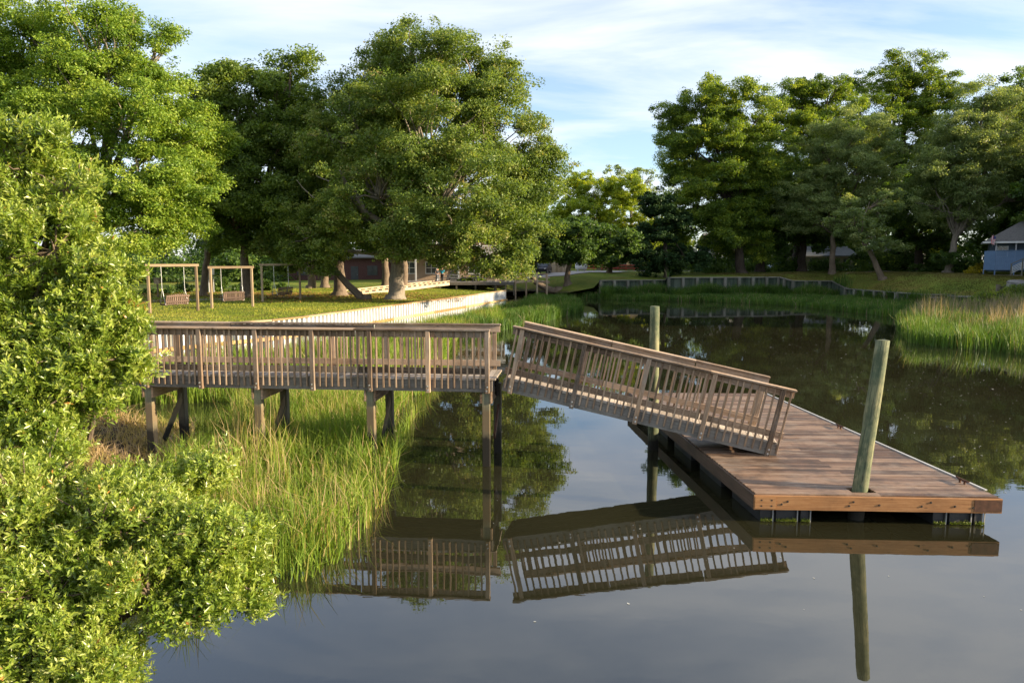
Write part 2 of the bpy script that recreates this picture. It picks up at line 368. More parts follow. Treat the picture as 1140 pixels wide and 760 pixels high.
# shoreline, near left round the head of the creek to the near right: (x, y, edge z, inland z, inland direction)
LZ = 1.6
wall_l_px = [(562, 323.6), (530, 328.0), (500, 332.0), (456, 337.8), (410, 343.6), (370, 349.0), (340, 353.0), (300, 357.2), (250, 361.0), (200, 365.0)]
wall_l = [at(u, v, LZ + .06) for u, v in wall_l_px]           # top edge of the white seawall, far to near
wall_l.append(wall_l[-1] + Vector((-4.2, -6.5, 0)))
r_top = [(668, 311.8, 2.12), (742, 311.2, 2.12), (744, 308.6, 2.45), (868, 308.2, 2.45), (882, 312.2, 2.08), (926, 312.4, 2.05), (943, 321.0, 1.30), (1000, 325.2, 1.25), (1060, 329.2, 1.2), (1096, 330, 1.2)]
wall_r = [at(*p) for p in r_top]
edge = []
for x, y in ((-2.4, -60), (-2.6, -10), (-2.9, 2), (-3.6, 5.5), (-5.2, 9), (-6.9, 13), (-7.8, 16.5), (-8.8, 19.5)): edge.append((x, y, -.3, LZ, (-1, -.1)))
wl = wall_l[::-1]
edge.append((wl[0].x - 2, wl[0].y - 1.2, -.2, LZ, (-1, 0)))
for p in wl: edge.append((p.x - .06, p.y + .05, LZ, LZ, (-1, .12)))
edge += [(wl[-1].x - .2, wl[-1].y + 2.5, LZ - .1, LZ, (-1, .25)), (-1.6, 80, .9, LZ + .2, (-1, .5)), (-.8, 92, .5, 2.2, (-.5, 1)), (2.5, 95, .5, 2.6, (0, 1)),
         (4.8, 90, .4, 2.7, (.2, 1)), (6.8, 87.5, .6, 2.7, (.3, 1)), (wall_r[0].x - .8, wall_r[0].y - .2, 1.2, 2.7, (.3, 1))]
for p in wall_r: edge.append((p.x, p.y + .12, p.z - .12, 2.75 if p.x < 24 else 2.9, (.3, 1) if p.x < 22 else (.45, 1)))
lp = wall_r[-1]
edge += [(lp.x + .6, lp.y - 1.2, 1.0, 2.9, (.5, 1)), (lp.x - 3.5, lp.y - 7, .15, 2.6, (.8, .8)), (lp.x + .5, 50, .0, 2.4, (1, .4)), (lp.x + 6, 30, -.1, 2.0, (1, .1)), (40, 10, -.2, 2.0, (1, 0)), (42, -60, -.2, 2, (1, -.1))]
rows = [0, .4, 1, 2, 3.5, 5.5, 8, 11, 15, 20, 27, 36, 48, 65, 90, 140, 250, 600, 1800]
# resample the shoreline finely
ed = []
for a, b in zip(edge[:-1], edge[1:]):
    L = math.hypot(b[0] - a[0], b[1] - a[1]); n = max(1, min(14, int(L / 2.0)))
    for k in range(n):
        t = k / n; ed.append([a[i] + (b[i] - a[i]) * t for i in range(4)] + [(a[4][0] + (b[4][0] - a[4][0]) * t, a[4][1] + (b[4][1] - a[4][1]) * t)])
ed.append(list(edge[-1][:4]) + [edge[-1][4]])
gv, gf = [], []
for x, y, ze, zi, d in ed:
    l = math.hypot(*d); d = (d[0] / l, d[1] / l)
    for s in rows:
        k = min(1, s / 14); k = k * k * (3 - 2 * k) if ze > .9 else 1 - (1 - k) ** 2
        px, py = x + d[0] * s, y + d[1] * s
        wob = .07 * math.sin(px * .7 + py * .31) * math.sin(py * .53 - px * .2) * min(1, s / 4)
        gv.append((px, py, ze + (zi - ze) * k + wob))
nr = len(rows)
for i in range(len(ed) - 1):
    for j in range(nr - 1): gf.append((i * nr + j, i * nr + j + 1, (i + 1) * nr + j + 1, (i + 1) * nr + j))
gme = np_mesh('lawn', gv, gf, smooth=True)
bm = bmesh.new(); bm.from_mesh(gme); bmesh.ops.recalc_face_normals(bm, faces=bm.faces); 
if sum(f.normal.z for f in bm.faces) < 0: bmesh.ops.reverse_faces(bm, faces=bm.faces)
bm.to_mesh(gme); bm.free()
lawn = tag(link('lawn', gme, M['ground']), kind='structure')
BVH = BVHTree.FromPolygons([Vector(v) for v in gv], gf)
def gz(x, y, default=0.0):
    h = BVH.ray_cast(Vector((x, y, 50)), Vector((0, 0, -1)))
    return h[0].z if h[0] is not None else default
def onground(u, v, guess=2.0):       # where the sight line meets the land
    d = ray(u, v); h = BVH.ray_cast(Vector((0, 0, H)), d)
    return h[0].copy() if h[0] is not None else at(u, v, guess)
def drape(name, left, right, mat, lift=.02, n=40):
    """a band between two polylines laid on the land"""
    def res(pl, t):
        k = t * (len(pl) - 1); i = min(int(k), len(pl) - 2); f = k - i
        return [pl[i][q] + (pl[i + 1][q] - pl[i][q]) * f for q in (0, 1)]
    V, F = [], []; m = 7
    for i in range(n + 1):
        a, b = res(left, i / n), res(right, i / n)
        for j in range(m + 1):
            x, y = a[0] + (b[0] - a[0]) * j / m, a[1] + (b[1] - a[1]) * j / m
            V.append((x, y, gz(x, y) + lift))
    for i in range(n):
        for j in range(m): q = i * (m + 1) + j; F.append((q, q + 1, q + m + 2, q + m + 1))
    return tag(link(name, np_mesh(name, V, F, smooth=True), mat), kind='structure')
drape('road', [(-8, 115), (0, 114), (30, 113), (70, 118)], [(-8, 123), (0, 122), (30, 121), (70, 126)], M['road'], .05)
drape('side_road', [(7.5, 98), (15, 106), (20, 115)], [(1.5, 101), (7, 108), (10, 117)], M['road'], .08)
drape('path', [tuple(onground(1040, 302)[:2]), tuple(onground(940, 305.5)[:2])], [tuple(onground(1040, 299.5)[:2]), tuple(onground(955, 303)[:2])], M['path'], .03, 20)
drape('mulch_path', [tuple(onground(150, 335)[:2]), tuple(onground(350, 329)[:2])], [tuple(onground(150, 337)[:2]), tuple(onground(350, 330.5)[:2])], M['path'], .02, 20)

# ------------------------------------------------------------------ foliage and grass
def leaves_from(P, Nrm, size, tint, rng, aspect=.55):
    """one diamond leaf at each point"""
    n = len(P)
    Nrm = Nrm / np.linalg.norm(Nrm, axis=1, keepdims=True)
    t = rng.normal(size=(n, 3)); t -= Nrm * np.sum(t * Nrm, 1, keepdims=True); t /= np.linalg.norm(t, axis=1, keepdims=True)
    b = np.cross(Nrm, t); s = (size * rng.uniform(.65, 1.35, n))[:, None]
    V = np.empty((n, 4, 3), np.float32)
    V[:, 0] = P - t * s * .5; V[:, 1] = P + b * s * aspect * .5 + Nrm * s * .08; V[:, 2] = P + t * s * .5; V[:, 3] = P - b * s * aspect * .5 + Nrm * s * .08
    F = np.arange(n * 4, dtype=np.int32).reshape(n, 4)
    return V.reshape(-1, 3), F, np.repeat(tint, 4)
def crown_points(lobes, n, per, clump, flat, rng, shell=.5, sub=1.5, over=1.12):
    """clump centres grouped into boughs that sit on the outside of the lobes, so that gaps stay between them"""
    L = np.array([[*c, *r] for c, r in lobes]); S = []
    for l in L:
        area = (l[3] * l[4] * l[5]) ** (2 / 3); m = max(4, int(area * 4.2 / sub ** 2))
        d = rng.normal(size=(m, 3)); d /= np.linalg.norm(d, axis=1, keepdims=True)
        rr = shell + (over - shell) * rng.uniform(0, 1, m) ** .7
        sr = sub * rng.uniform(.45, 1.15, m) * min(1.0, .75 * min(l[3:]) / sub + .25)
        S += [np.concatenate([l[:3] + d[k] * rr[k] * l[3:], d[k], [sr[k]]]) for k in range(m)]
    S = np.array(S)
    m = int(len(S) * .35); li = rng.choice(len(L), m, p=(L[:, 3] * L[:, 4] * L[:, 5]) ** (2 / 3) / ((L[:, 3] * L[:, 4] * L[:, 5]) ** (2 / 3)).sum())
    d = rng.normal(size=(m, 3)); d /= np.linalg.norm(d, axis=1, keepdims=True); rr = rng.uniform(shell, 1.16, m)[:, None]
    S = np.concatenate([S, np.concatenate([L[li, :3] + d * rr * L[li, 3:], d, sub * rng.uniform(.2, .5, (m, 1))], 1)])   # small loose sprays between the boughs
    K = max(6, n // per); w = S[:, 6] ** 1.8; idx = rng.choice(len(S), K, p=w / w.sum())
    e = rng.normal(size=(K, 3)); e /= np.linalg.norm(e, axis=1, keepdims=True)
    C = S[idx, :3] + e * (rng.uniform(.2, 1, K) ** .5 * S[idx, 6])[:, None] * np.array([1, 1, .6])
    d = S[idx, 3:6] * .6 + e * .6; d /= np.linalg.norm(d, axis=1, keepdims=True) + 1e-6
    return C, d, idx
def crown(lobes, n, leaf, clump, rng, per=60, flat=.6, shell=.5, up=.7, aspect=.55, tspread=.18, zmin=None, sub=1.5):
    C, d, idx = crown_points(lobes, n, per, clump, flat, rng, shell, sub)
    if zmin is not None: C[:, 2] = np.maximum(C[:, 2], zmin)
    K = len(C); cr = clump * rng.uniform(.55, 1.3, K); ct = np.clip(rng.normal(.45, tspread, K), 0, 1)
    lo = np.repeat(np.arange(K), per); m = len(lo)
    g = rng.normal(size=(m, 3)); g *= (rng.uniform(.35, 1, m) / np.linalg.norm(g, axis=1))[:, None] ** 1
    P = C[lo] + g * cr[lo][:, None] * np.array([1, 1, flat])
    N = rng.normal(size=(m, 3)) * .75 + np.array([0, 0, up]) + d[lo] * .28 + g * .35
    ti = np.clip(ct[lo] + rng.normal(0, .12, m), 0, 1)
    V, F, T = leaves_from(P, N, leaf, ti, rng, aspect)
    return V, F, T, C
def bez(a, b, bend, n, rng, jit=.0):
    a, b = np.array(a, float), np.array(b, float); c = (a + b) / 2 + np.array(bend)
    t = np.linspace(0, 1, n)[:, None]; p = (1 - t) ** 2 * a + 2 * t * (1 - t) * c + t * t * b
    L = np.linalg.norm(b - a); p[1:-1] += rng.normal(0, jit * L, (n - 2, 3)); return p
def tree(name, label, lobes, base, fork, r0, leaf_mat, bark='bark', n=60000, leaf=.25, clump=1.0, seed=1, per=60, flat=.6, shell=.5,
         group=None, twigs=70, trunk_bend=(0, 0, 0), extra=None, cat='tree', up=.7, tspread=.18, aspect=.55, minr=.035, sub=1.5):
    """lobes: [(centre, radii)] in world; base/fork: trunk foot and where the limbs part"""
    rng = np.random.default_rng(seed); base = Vector(base); root = empty(name, base, label=label, cat=cat, group=group)
    lob = [((c[0] - base.x, c[1] - base.y, c[2] - base.z), r) for c, r in lobes]
    V, F, T, C = crown(lob, n, leaf, clump * .8, rng, per, flat, shell, up, aspect, tspread, None, sub)
    link('crown', np_mesh('crown', V, F, T), M[leaf_mat], root)
    mb = MB(); f = np.array(Vector(fork) - base)
    tp = bez((0, 0, -.3), f, trunk_bend, 7, rng, .012); k = np.linspace(0, 1, 7)
    mb.tube(tp, list(r0 * (1.28 - .55 * k ** .5 - .08 * k)), 12, rough=.12)
    mb.tube([(0, 0, -.35), (0, 0, 0), (0, 0, .35)], [r0 * 1.75, r0 * 1.45, r0 * 1.1], 12, cap=False, rough=.25)
    for c, r in lob:
        c = np.array(c) + np.array(r) * rng.normal(0, .15, 3); L = np.linalg.norm(c - f)
        if L < .3: continue
        p = bez(f - [0, 0, .2], c, (rng.normal(0, .06) * L, rng.normal(0, .06) * L, .12 * L), 7, rng, .018)
        rl = r0 * min(.6, .22 + .02 * L); mb.tube(p, list(np.linspace(rl, rl * .3, 7)), 7, rough=.1)
    lc = np.array([c for c, r in lob])
    for i in rng.choice(len(C), min(twigs, len(C)), replace=False):
        j = np.argmin(np.linalg.norm(lc - C[i], axis=1)); L = np.linalg.norm(C[i] - lc[j])
        a = lc[j] * .8 + f * .2
        p = bez(a, C[i], rng.normal(0, .1, 3) * L, 6, rng, .02); mb.tube(p, list(np.linspace(max(minr, r0 * .16), minr * .5, 6)), 5, rough=.1, cap=False)
    if extra: extra(mb, base)
    mb.build('trunk', M[bark], root)
    return root
def lobes_px(lst, Y, depth=None):
    """(u, v, half width, half height[, distance offset]) measured against the trees at distance Y"""
    out = []
    for q in lst:
        u, v, ru, rv = q[:4]; yo = q[4] if len(q) > 4 else 0
        y = Y + yo; c = atd(u, v, y); s = y / FPX
        out.append((tuple(c), (ru * s, (depth or (ru + rv) / 2 * s), rv * s)))
    return out

def blades(name, P, h, w, tint, mat, lean=.25, rng=RNG, label=None, cat=None, kind='stuff', parent=None, curl=.35):
    n = len(P); P = np.asarray(P, float)
    a = rng.uniform(0, 2 * np.pi, n); d = np.stack([np.cos(a), np.sin(a), np.zeros(n)], 1)
    f = rng.uniform(0, 2 * np.pi, n); s = np.stack([np.cos(f), np.sin(f), np.zeros(n)], 1)
    h = np.asarray(h)[:, None] * np.ones((n, 1)); w = np.asarray(w)[:, None] * np.ones((n, 1)) if np.ndim(w) else np.full((n, 1), w)
    ln = np.abs(rng.normal(0, lean, n))[:, None]
    V = np.empty((n, 6, 3), np.float32)
    mid = P + d * h * ln * .35 + np.array([0, 0, 1]) * h * .55; tip = P + d * h * ln * (1 + curl) + np.array([0, 0, 1]) * h * (1 - .25 * np.minimum(ln, 1.2))
    V[:, 0] = P - s * w * .5; V[:, 1] = P + s * w * .5; V[:, 2] = mid + s * w * .4; V[:, 3] = mid - s * w * .4; V[:, 4] = tip + s * w * .06; V[:, 5] = tip - s * w * .06
    b = (np.arange(n) * 6)[:, None]
    F = np.concatenate([b + np.array([0, 1, 2, 3]), b + np.array([3, 2, 4, 5])], 0)
    T = np.repeat(np.clip(tint, 0, 1), 6)
    o = link(name, np_mesh(name, V.reshape(-1, 3), F, T), mat, parent)
    return tag(o, label, cat, kind=kind)
def in_poly(poly, n, rng=RNG):
    poly = np.array([(p[0], p[1]) for p in poly]); lo, hi = poly.min(0), poly.max(0); out = []
    c = 0
    while c < n:
        q = rng.uniform(lo, hi, (n * 2, 2)); ins = np.zeros(len(q), bool); j = len(poly) - 1
        for i in range(len(poly)):
            xi, yi = poly[i]; xj, yj = poly[j]
            ins ^= ((yi > q[:, 1]) != (yj > q[:, 1])) & (q[:, 0] < (xj - xi) * (q[:, 1] - yi) / (yj - yi + 1e-12) + xi); j = i
        out.append(q[ins]); c += ins.sum()
    return np.concatenate(out)[:n]
def vnoise(P, s, seed=0):
    """cheap smooth pseudo noise 0..1 on xy"""
    x, y = P[:, 0] * s + seed * 3.7, P[:, 1] * s - seed * 1.9
    return .5 + .25 * np.sin(1.3 * x + 1.7 * np.sin(.9 * y)) + .25 * np.sin(1.7 * y + 1.1 * np.sin(1.2 * x + 2))

# ------------------------------------------------------------------ fixed pier, gangway, floating dock
def bar_mesh(name, w, h, L, axis='z', ch=.004):
    mb = MB(); a = {'z': ((0, 0, 0), (0, 0, L), (0, 1, 0)), 'x': ((0, 0, 0), (L, 0, 0), (0, 0, 1))}[axis]
    mb.beam(a[0], a[1], w, h, a[2], ch=ch); return mb.mesh(name)
def place(me, name, mat, parent, loc, rot=(0, 0, 0)):
    o = bpy.data.objects.new(name, me); COL.objects.link(o)
    if not me.materials: me.materials.append(mat)
    o.parent = parent; o.location = loc; o.rotation_euler = rot; return o
BOLT = MB(); BOLT.tube([(0, 0, 0), (0, -.012, 0)], [.02, .018], 8); BOLT.tube([(0, -.012, 0), (0, -.03, 0)], [.009, .009], 6); BOLT = BOLT.mesh('bolt')
BAL = [bar_mesh('baluster', .038, .036, 1.23) for _ in range(9)]
POSTM = [bar_mesh('post', .092, .088, 1.335) for _ in range(7)]
def railing(root, L, posts, bals, y, s, x0=0., x1=None, individuals=None, cap_w=.165, k=1.0):
    """guard rail along x: s = -1 outward to the near side, +1 to the far side. deck top is z = 0"""
    x1 = L if x1 is None else x1
    mb = MB(); cuts = [x0] + [x0 + (x1 - x0) * q for q in (.37, .71)] + [x1]
    for a, b in zip(cuts[:-1], cuts[1:]): mb.beam((a + .003, y + s * .018, 1.048 * k), (b - .003, y + s * .018, 1.048 * k), cap_w, .038, ch=.005)
    mb.build('cap_rail', M['pier'], root)
    mb = MB()
    for a, b in zip(cuts[:-1], cuts[1:]): mb.beam((a + .012, y - s * .021, .952 + 1.048 * (k - 1)), (b - .012, y - s * .021, .952 + 1.048 * (k - 1)), .036, .14)
    mb.build('top_rail', M['pier'], root)
    mb = MB()
    for a, b in zip(cuts[:-1], cuts[1:]): mb.beam((a + .012, y - s * .021, .155), (b - .012, y - s * .021, .155), .036, .135)
    mb.build('bottom_rail', M['pier'], root)
    for x in posts:
        p = place(R.choice(POSTM), 'post', M['pier'], root, (x, y + s * .048, -.31 if s < 0 else -.25), (0, 0, R.uniform(-.02, .02)))
        p.scale.z = (.955 if s > 0 else 1) + (k - 1) * .78
        if s < 0:
            for dz in (.055, .14): place(BOLT, 'bolt', M['metal'], p, (R.uniform(-.012, .012), -.044, dz))
    rest = MB()
    for x in bals:
        jit = R.uniform(-.008, .008)
        if individuals is None or individuals(x):
            o = place(R.choice(BAL), 'baluster', M['baluster'], root, (x + jit, y + s * .0225, -.215 + R.uniform(-.015, .012)), (0, R.uniform(-.011, .011), R.choice((0, math.pi)))); o.scale.z = 1 + (k - 1) * .85
        else: rest.beam((x + jit, y + s * .0225, -.2), (x + jit, y + s * .0225, 1.027), .038, .036, (0, 1, 0))
    if rest.V: tag(rest.build('baluster', M['baluster'], root), kind='stuff')
def deckboards(mb, L, W, th=.036, bw=.14, z=0, over=.02):
    x = 0
    while x < L - .02:
        w = min(bw, L - x); o = R.uniform(-.012, .012)
        mb.beam((x + w / 2, -over + o, z - th / 2 + R.uniform(-.003, .003)), (x + w / 2, W + over + o, z - th / 2), w - .008, th); x += bw

PL, PW, PZ = 10.2, 1.3, 1.955
pr = Vector((-.47, 15.28)); ang = math.radians(-5.2)
pdir = Vector((math.cos(ang), math.sin(ang))); p0 = pr - pdir * PL
pier = empty('pier', (p0.x, p0.y, PZ), ang, label='weathered fixed wooden pier with baluster railings standing level on posts over the marsh', cat='pier')
mb = MB(); deckboards(mb, PL + .12, PW); mb.build('deck', M['deck'], pier)
mb = MB(); mb.box(0, PL * .45, -.0, .04, -.295, -.04); mb.box(PL * .45 + .004, PL, -.0, .04, -.295, -.04); mb.box(PL, PL + .04, .0, PW, -.29, -.04)
mb.box(0, PL, PW - .04, PW, -.295, -.04); mb.build('rim_joist', M['rim'], pier)
mb = MB()
for y in (.34, .66, .98): mb.box(0, PL - .004, y - .02, y + .02, -.285, -.04)
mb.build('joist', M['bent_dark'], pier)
sp = 1.285; posts = [PL - .06 - sp * k for k in range(8)]
bals = []
for k in range(8):
    for q in range(1, 9): bals.append(posts[k] - sp * q / 9)
bals = [b for b in bals if b > .05]
railing(pier, PL, posts, bals, 0, -1)
railing(pier, PL, [p + .0 for p in posts], [b + .05 for b in bals], PW, 1, 0, PL + .09, individuals=lambda x: x > PL - 5.6)
BENT = [bar_mesh('piling', .17, .17, 2.5, ch=.01) for _ in range(3)]; BENTF = [bar_mesh('piling', .17, .17, 2.5, ch=.01) for _ in range(2)]
for k, x in enumerate([PL - .1, PL - .1 - 2 * sp, PL - .1 - 4 * sp, PL - .1 - 6 * sp]):
    place(BENT[k % 3], 'piling', M['bent'], pier, (x, .13, -2.8), (0, 0, R.uniform(-.03, .03)))
    place(BENTF[k % 2], 'piling', M['bent_dark'], pier, (x + .12, PW - .05, -2.8))
    mb = MB(); mb.box(x + .09, x + .13, .03, PW + .06, -.55, -.3); mb.box(x - .13, x - .09, .03, PW + .06, -.55, -.3); mb.build('cross_beam', M['pier'], pier)
    mb = MB(); mb.beam((x + .15, PW - .1, -.7 if k else -.85), (x + .15, .35, -1.6 if k else -1.35), .04, .15); mb.build('brace', M['bent'] if k else M['rustmetal'], pier)
mb = MB()
for i in range(5): mb.tube([(PL + .085, .42 + .016 * i, -.05 - .08 * i), (PL + .1, .45 + .016 * i, -.13 - .08 * i)], [.045, .045], 8)
mb.build('hinge', M['iron'], pier)

# gangway: fallen at a tilt, upper end near the pier, lower end resting on the dock
ga, gb = atd(560, 434.5, 15.42), atd(864, 508.5, 14.35)
gvec = gb - ga; GL = gvec.length; grz = math.atan2(gvec.y, gvec.x); gry = -math.asin(gvec.z / GL)
GW = 1.2
rot = Matrix.Rotation(grz, 3, 'Z') @ Matrix.Rotation(gry, 3, 'Y')
gorg = ga + rot @ Vector((0, 0, .295))
gang = empty('gangway', gorg, grz, gry, 'tilted wooden gangway with railings sloping down from pier end onto the floating dock', 'gangway')
mb = MB(); deckboards(mb, GL - .05, GW); mb.build('deck', M['deck'], gang)
mb = MB(); mb.box(-.03, GL * .55, 0, .04, -.30, -.04); mb.box(GL * .55 + .004, GL - .0, 0, .04, -.30, -.04); mb.box(-.03, GL, GW - .04, GW, -.30, -.04)
mb.box(-.034, .0, .045, GW - .045, -.29, -.04); mb.box(GL - .03, GL - .005, .045, GW - .045, -.29, -.04); mb.build('rim_joist', M['rim'], gang)
mb = MB()
for y in (.4, .8): mb.box(.01, GL - .04, y - .02, y + .02, -.285, -.04)
mb.build('joist', M['bent_dark'], gang)
gposts = [.16 + (GL - .36) * k / 4 for k in range(5)]
gb_ = [.02] + [gposts[k] + (gposts[k + 1] - gposts[k]) * q / 9 for k in range(4) for q in range(1, 9)] + [GL - .03]
railing(gang, GL, gposts, gb_, 0, -1, -.06, GL + .05, k=1.075)
railing(gang, GL, gposts[:4] + [GL - .36], [b + .04 for b in gb_ if b < GL - .42], GW, 1, -.02, GL - .28, k=1.075)

# floating dock
DO = Vector((4.18, 11.94, .52)); EX = (Vector((8.21, 11.75, .52)) - DO); DWD = EX.length; EX.normalize(); EY = Vector((-.066, 1, 0)).normalized(); DL = 9.5
dock = empty('floating_dock', (DO.x, DO.y, 0), label='brown plank floating dock on black floats lying at the lower end of the gangway', cat='floating dock')
def dk(x, y, z): return tuple(Vector((0, 0, z)) + EX * x + EY * y)
PILE_B = Vector((6.05, 12.22)); q = PILE_B - Vector((DO.x, DO.y)); hx = (q.dot(Vector((EX.x, EX.y)))); hy0 = q.y + .0
mb = MB(); y = .0; bw = .138; k = 0
while y < DL - .05:
    z = .52 - .018 + R.uniform(-.003, .003)
    if .06 < y < .4: segs = [(0, hx - .17 + R.uniform(-.02, .02)), (hx + .25, DWD)]
    else: segs = [(0, DWD)] if k % 3 else [(0, DWD * .52), (DWD * .52 + .004, DWD)]
    for a, b in segs: mb.beam(dk(a, y + bw / 2, z), dk(b, y + bw / 2, z), bw - .007, .036, tone=R.uniform(.1, .9))
    y += bw; k += 1
mb.build('deck', M['dockdeck'], dock)
mb = MB(); mb.beam(dk(-.04, -.022, .372), dk(DWD + .04, -.022, .372), .042, .25, ch=.006); mb.build('front_fascia', M['fascia'], dock)
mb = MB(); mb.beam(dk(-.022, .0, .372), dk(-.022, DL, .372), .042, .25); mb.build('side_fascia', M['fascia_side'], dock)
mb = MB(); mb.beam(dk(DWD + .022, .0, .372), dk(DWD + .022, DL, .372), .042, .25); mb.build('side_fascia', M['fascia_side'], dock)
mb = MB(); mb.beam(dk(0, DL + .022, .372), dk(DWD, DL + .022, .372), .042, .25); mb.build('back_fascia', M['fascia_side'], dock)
mb = MB()
for x in (.5, 1.3, 2.6, 3.5): mb.beam(dk(x, .06, .40), dk(x, DL - .06, .40), .05, .18)
for yy in (.5, 2, 4, 6, 8): mb.beam(dk(.03, yy, .37), dk(DWD - .03, yy, .37), .05, .12)
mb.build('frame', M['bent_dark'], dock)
mb = MB(); mb.beam(dk(DWD + .035, .35, .527), dk(DWD + .035, DL, .527), .045, .02); mb.build('edge_strip', M['strip'], dock)
for x0, x1 in ((-.03, .32), (DWD - .42, DWD + .03)):
    mb = MB(); mb.beam(dk(x0, -.047, .375), dk(x1, -.047, .375), .008, .2); pl = mb.build('corner_plate', M['fascia'] if x0 < 1 else M['rustmetal'], dock)
BM_ = MB(); BM_.tube([(0, 0, 0), (0, -.009, 0)], [.02, .015], 8); BM_ = BM_.mesh('bolt')
for x, z in ((.08, .42), (.25, .42), (.08, .32), (.25, .32), (.42, .35), (.52, .40), (1.55, .34), (1.62, .41), (2.05, .36), (2.75, .35), (2.9, .42), (3.3, .36), (3.6, .34)):
    place(BM_, 'bolt', M['iron'], dock, dk(x, -.044, z))
for yy in (.75, 5.0):
    mb = MB(); c = Vector(dk(DWD - .1, yy, .52)); e = EY
    mb.tube([c + e * -.06, c + e * -.06 + Vector((0, 0, .06))], [.02, .018], 8); mb.tube([c + e * .06, c + e * .06 + Vector((0, 0, .06))], [.02, .018], 8)
    mb.tube([c + e * -.17 + Vector((0, 0, .075)), c + e * -.08 + Vector((0, 0, .065)), c + e * .08 + Vector((0, 0, .065)), c + e * .17 + Vector((0, 0, .075))], [.012, .02, .02, .012], 8)
    mb.build('cleat', M['rustmetal'], dock)
for xs in (.12, DWD - 1.0):
    for yy in (.10, 2.0, 3.9, 5.8, 7.7):
        mb = MB()
        for k, (a, b) in enumerate(((0, .20), (.27, .62), (.69, .84))):
            mb.beam(dk(xs + (a + b) / 2, yy, .06), dk(xs + (a + b) / 2, yy + 1.3, .06), b - a, .42)
        mb.beam(dk(xs + .42, yy + .05, .05), dk(xs + .42, yy + 1.25, .05), .72, .36)
        fl = mb.build('float', M['black'], dock)
        if yy < 1:
            for a in (.215, .632, .852): mb = MB(); mb.beam(dk(xs + a, yy - .012, -.1), dk(xs + a, yy - .012, .26), .018, .02, (0, 1, 0)); mb.build('flange', M['tubrib'], fl)
            rr = np.random.default_rng(int(xs * 10)); n = 900; P = []
            for i in range(n):
                a = rr.choice([0, 1, 2], p=[.22, .5, .28]); lo, hi = ((0, .20), (.27, .62), (.69, .84))[a]
                P.append(dk(xs + rr.uniform(lo, hi), yy - .02 - rr.uniform(0, .02), .01 + abs(rr.normal(0, .022))))
            V, F, T = leaves_from(np.array(P), rr.normal(size=(n, 3)) + [0, -1, .5], .022, rr.uniform(.2, 1, n), rr)
            tag(link('algae', np_mesh('algae', V, F, T), M['algae2'], fl), kind='stuff')

def guide_piling(label, foot, top, r):
    root = empty('guide_piling', foot, label=label, cat='piling')
    d = Vector(top) - Vector(foot); mb = MB(); n = 14
    pts = [Vector((0, 0, 0)) - d * .35] + [d * (i / n) for i in range(n + 1)]
    pts += [d + Vector((0, 0, .006))]
    mb.tube(pts, [r * 1.05] + [r * (1.05 - .16 * i / n) for i in range(n + 1)] + [r * .8], 22, rough=.07, cap=True)
    mb.build('pole', M['pile'], root); return root
pt = atd(983, 379, 12.4)
guide_piling('thick leaning greenish wooden piling rising through the deck at front edge of the dock', (PILE_B.x - .03, PILE_B.y - .05, 0), pt, .125)
pf = at(727, 500, 0); pt2 = atd(729, 341, pf.y)
guide_piling('upright yellowish piling standing in the water behind the tilted gangway', (pf.x, pf.y, 0), (pt2.x, pt2.y, pt2.z), .12)

# ------------------------------------------------------------------ white seawall on the left, board seawall on the right
def resample(pl, step):
    out = [pl[0].copy()]; 
    for a, b in zip(pl[:-1], pl[1:]):
        L = (b - a).length; n = max(1, round(L / step))
        for k in range(1, n + 1): out.append(a.lerp(b, k / n))
    return out
sw = empty('seawall', wall_l[4] * 1, label='white ribbed vinyl seawall with wooden cap curving along the left lawn', cat='seawall')
off = Vector(sw.location)
per = .36; pts = resample(wall_l, per)
mb = MB(); top = []
for i in range(len(pts) - 1):
    a, b = pts[i], pts[i + 1]; d = (b - a).normalized(); nrm = Vector((-d.y, d.x, 0))
    if nrm.x < 0: nrm = -nrm                      # towards the water
    for t, o in ((0, .0), (.36, .0), (.5, .14), (.86, .14)): p = a.lerp(b, t) + nrm * o; top.append(p - off)
for a, b in zip(top[:-1], top[1:]):
    za = Vector((0, 0, -.02)); zb = Vector((0, 0, -2.2))
    mb._add([a + za, b + za, b + zb, a + zb], [[0, 1, 2, 3]], [[(0, 0), (1, 0), (1, 1), (0, 1)]], .5)
pn = mb.build('panel', [M['vinyl'], M['vinyl_grey']], sw)
for i, f in enumerate(pn.data.polygons): f.material_index = 1 if i % 4 in (0, 1, 3) and i % 4 != 3 else 0  # recessed pans and one flank of each rib are coloured darker grey
def wall_nrm(pl, i):
    d = (pl[min(i + 1, len(pl) - 1)] - pl[max(i - 1, 0)]).normalized(); n = Vector((-d.y, d.x, 0)); return n if n.x > 0 else -n
mb = MB(); mw = MB(); fine = resample(wall_l, 3.2)
for i in range(len(fine) - 1):
    n0, n1 = wall_nrm(fine, i), wall_nrm(fine, i + 1)
    mb.beam(fine[i] + n0 * .02 - off + Vector((0, 0, .03)), fine[i + 1] + n1 * .02 - off + Vector((0, 0, .03)), .36, .06)
    mw.beam(fine[i] + n0 * .2 - off + Vector((0, 0, -.82)), fine[i + 1] + n1 * .2 - off + Vector((0, 0, -.82)), .1, .16)
mb.build('cap', M['capwood'], sw); mw.build('wale', M['capwood'], sw)

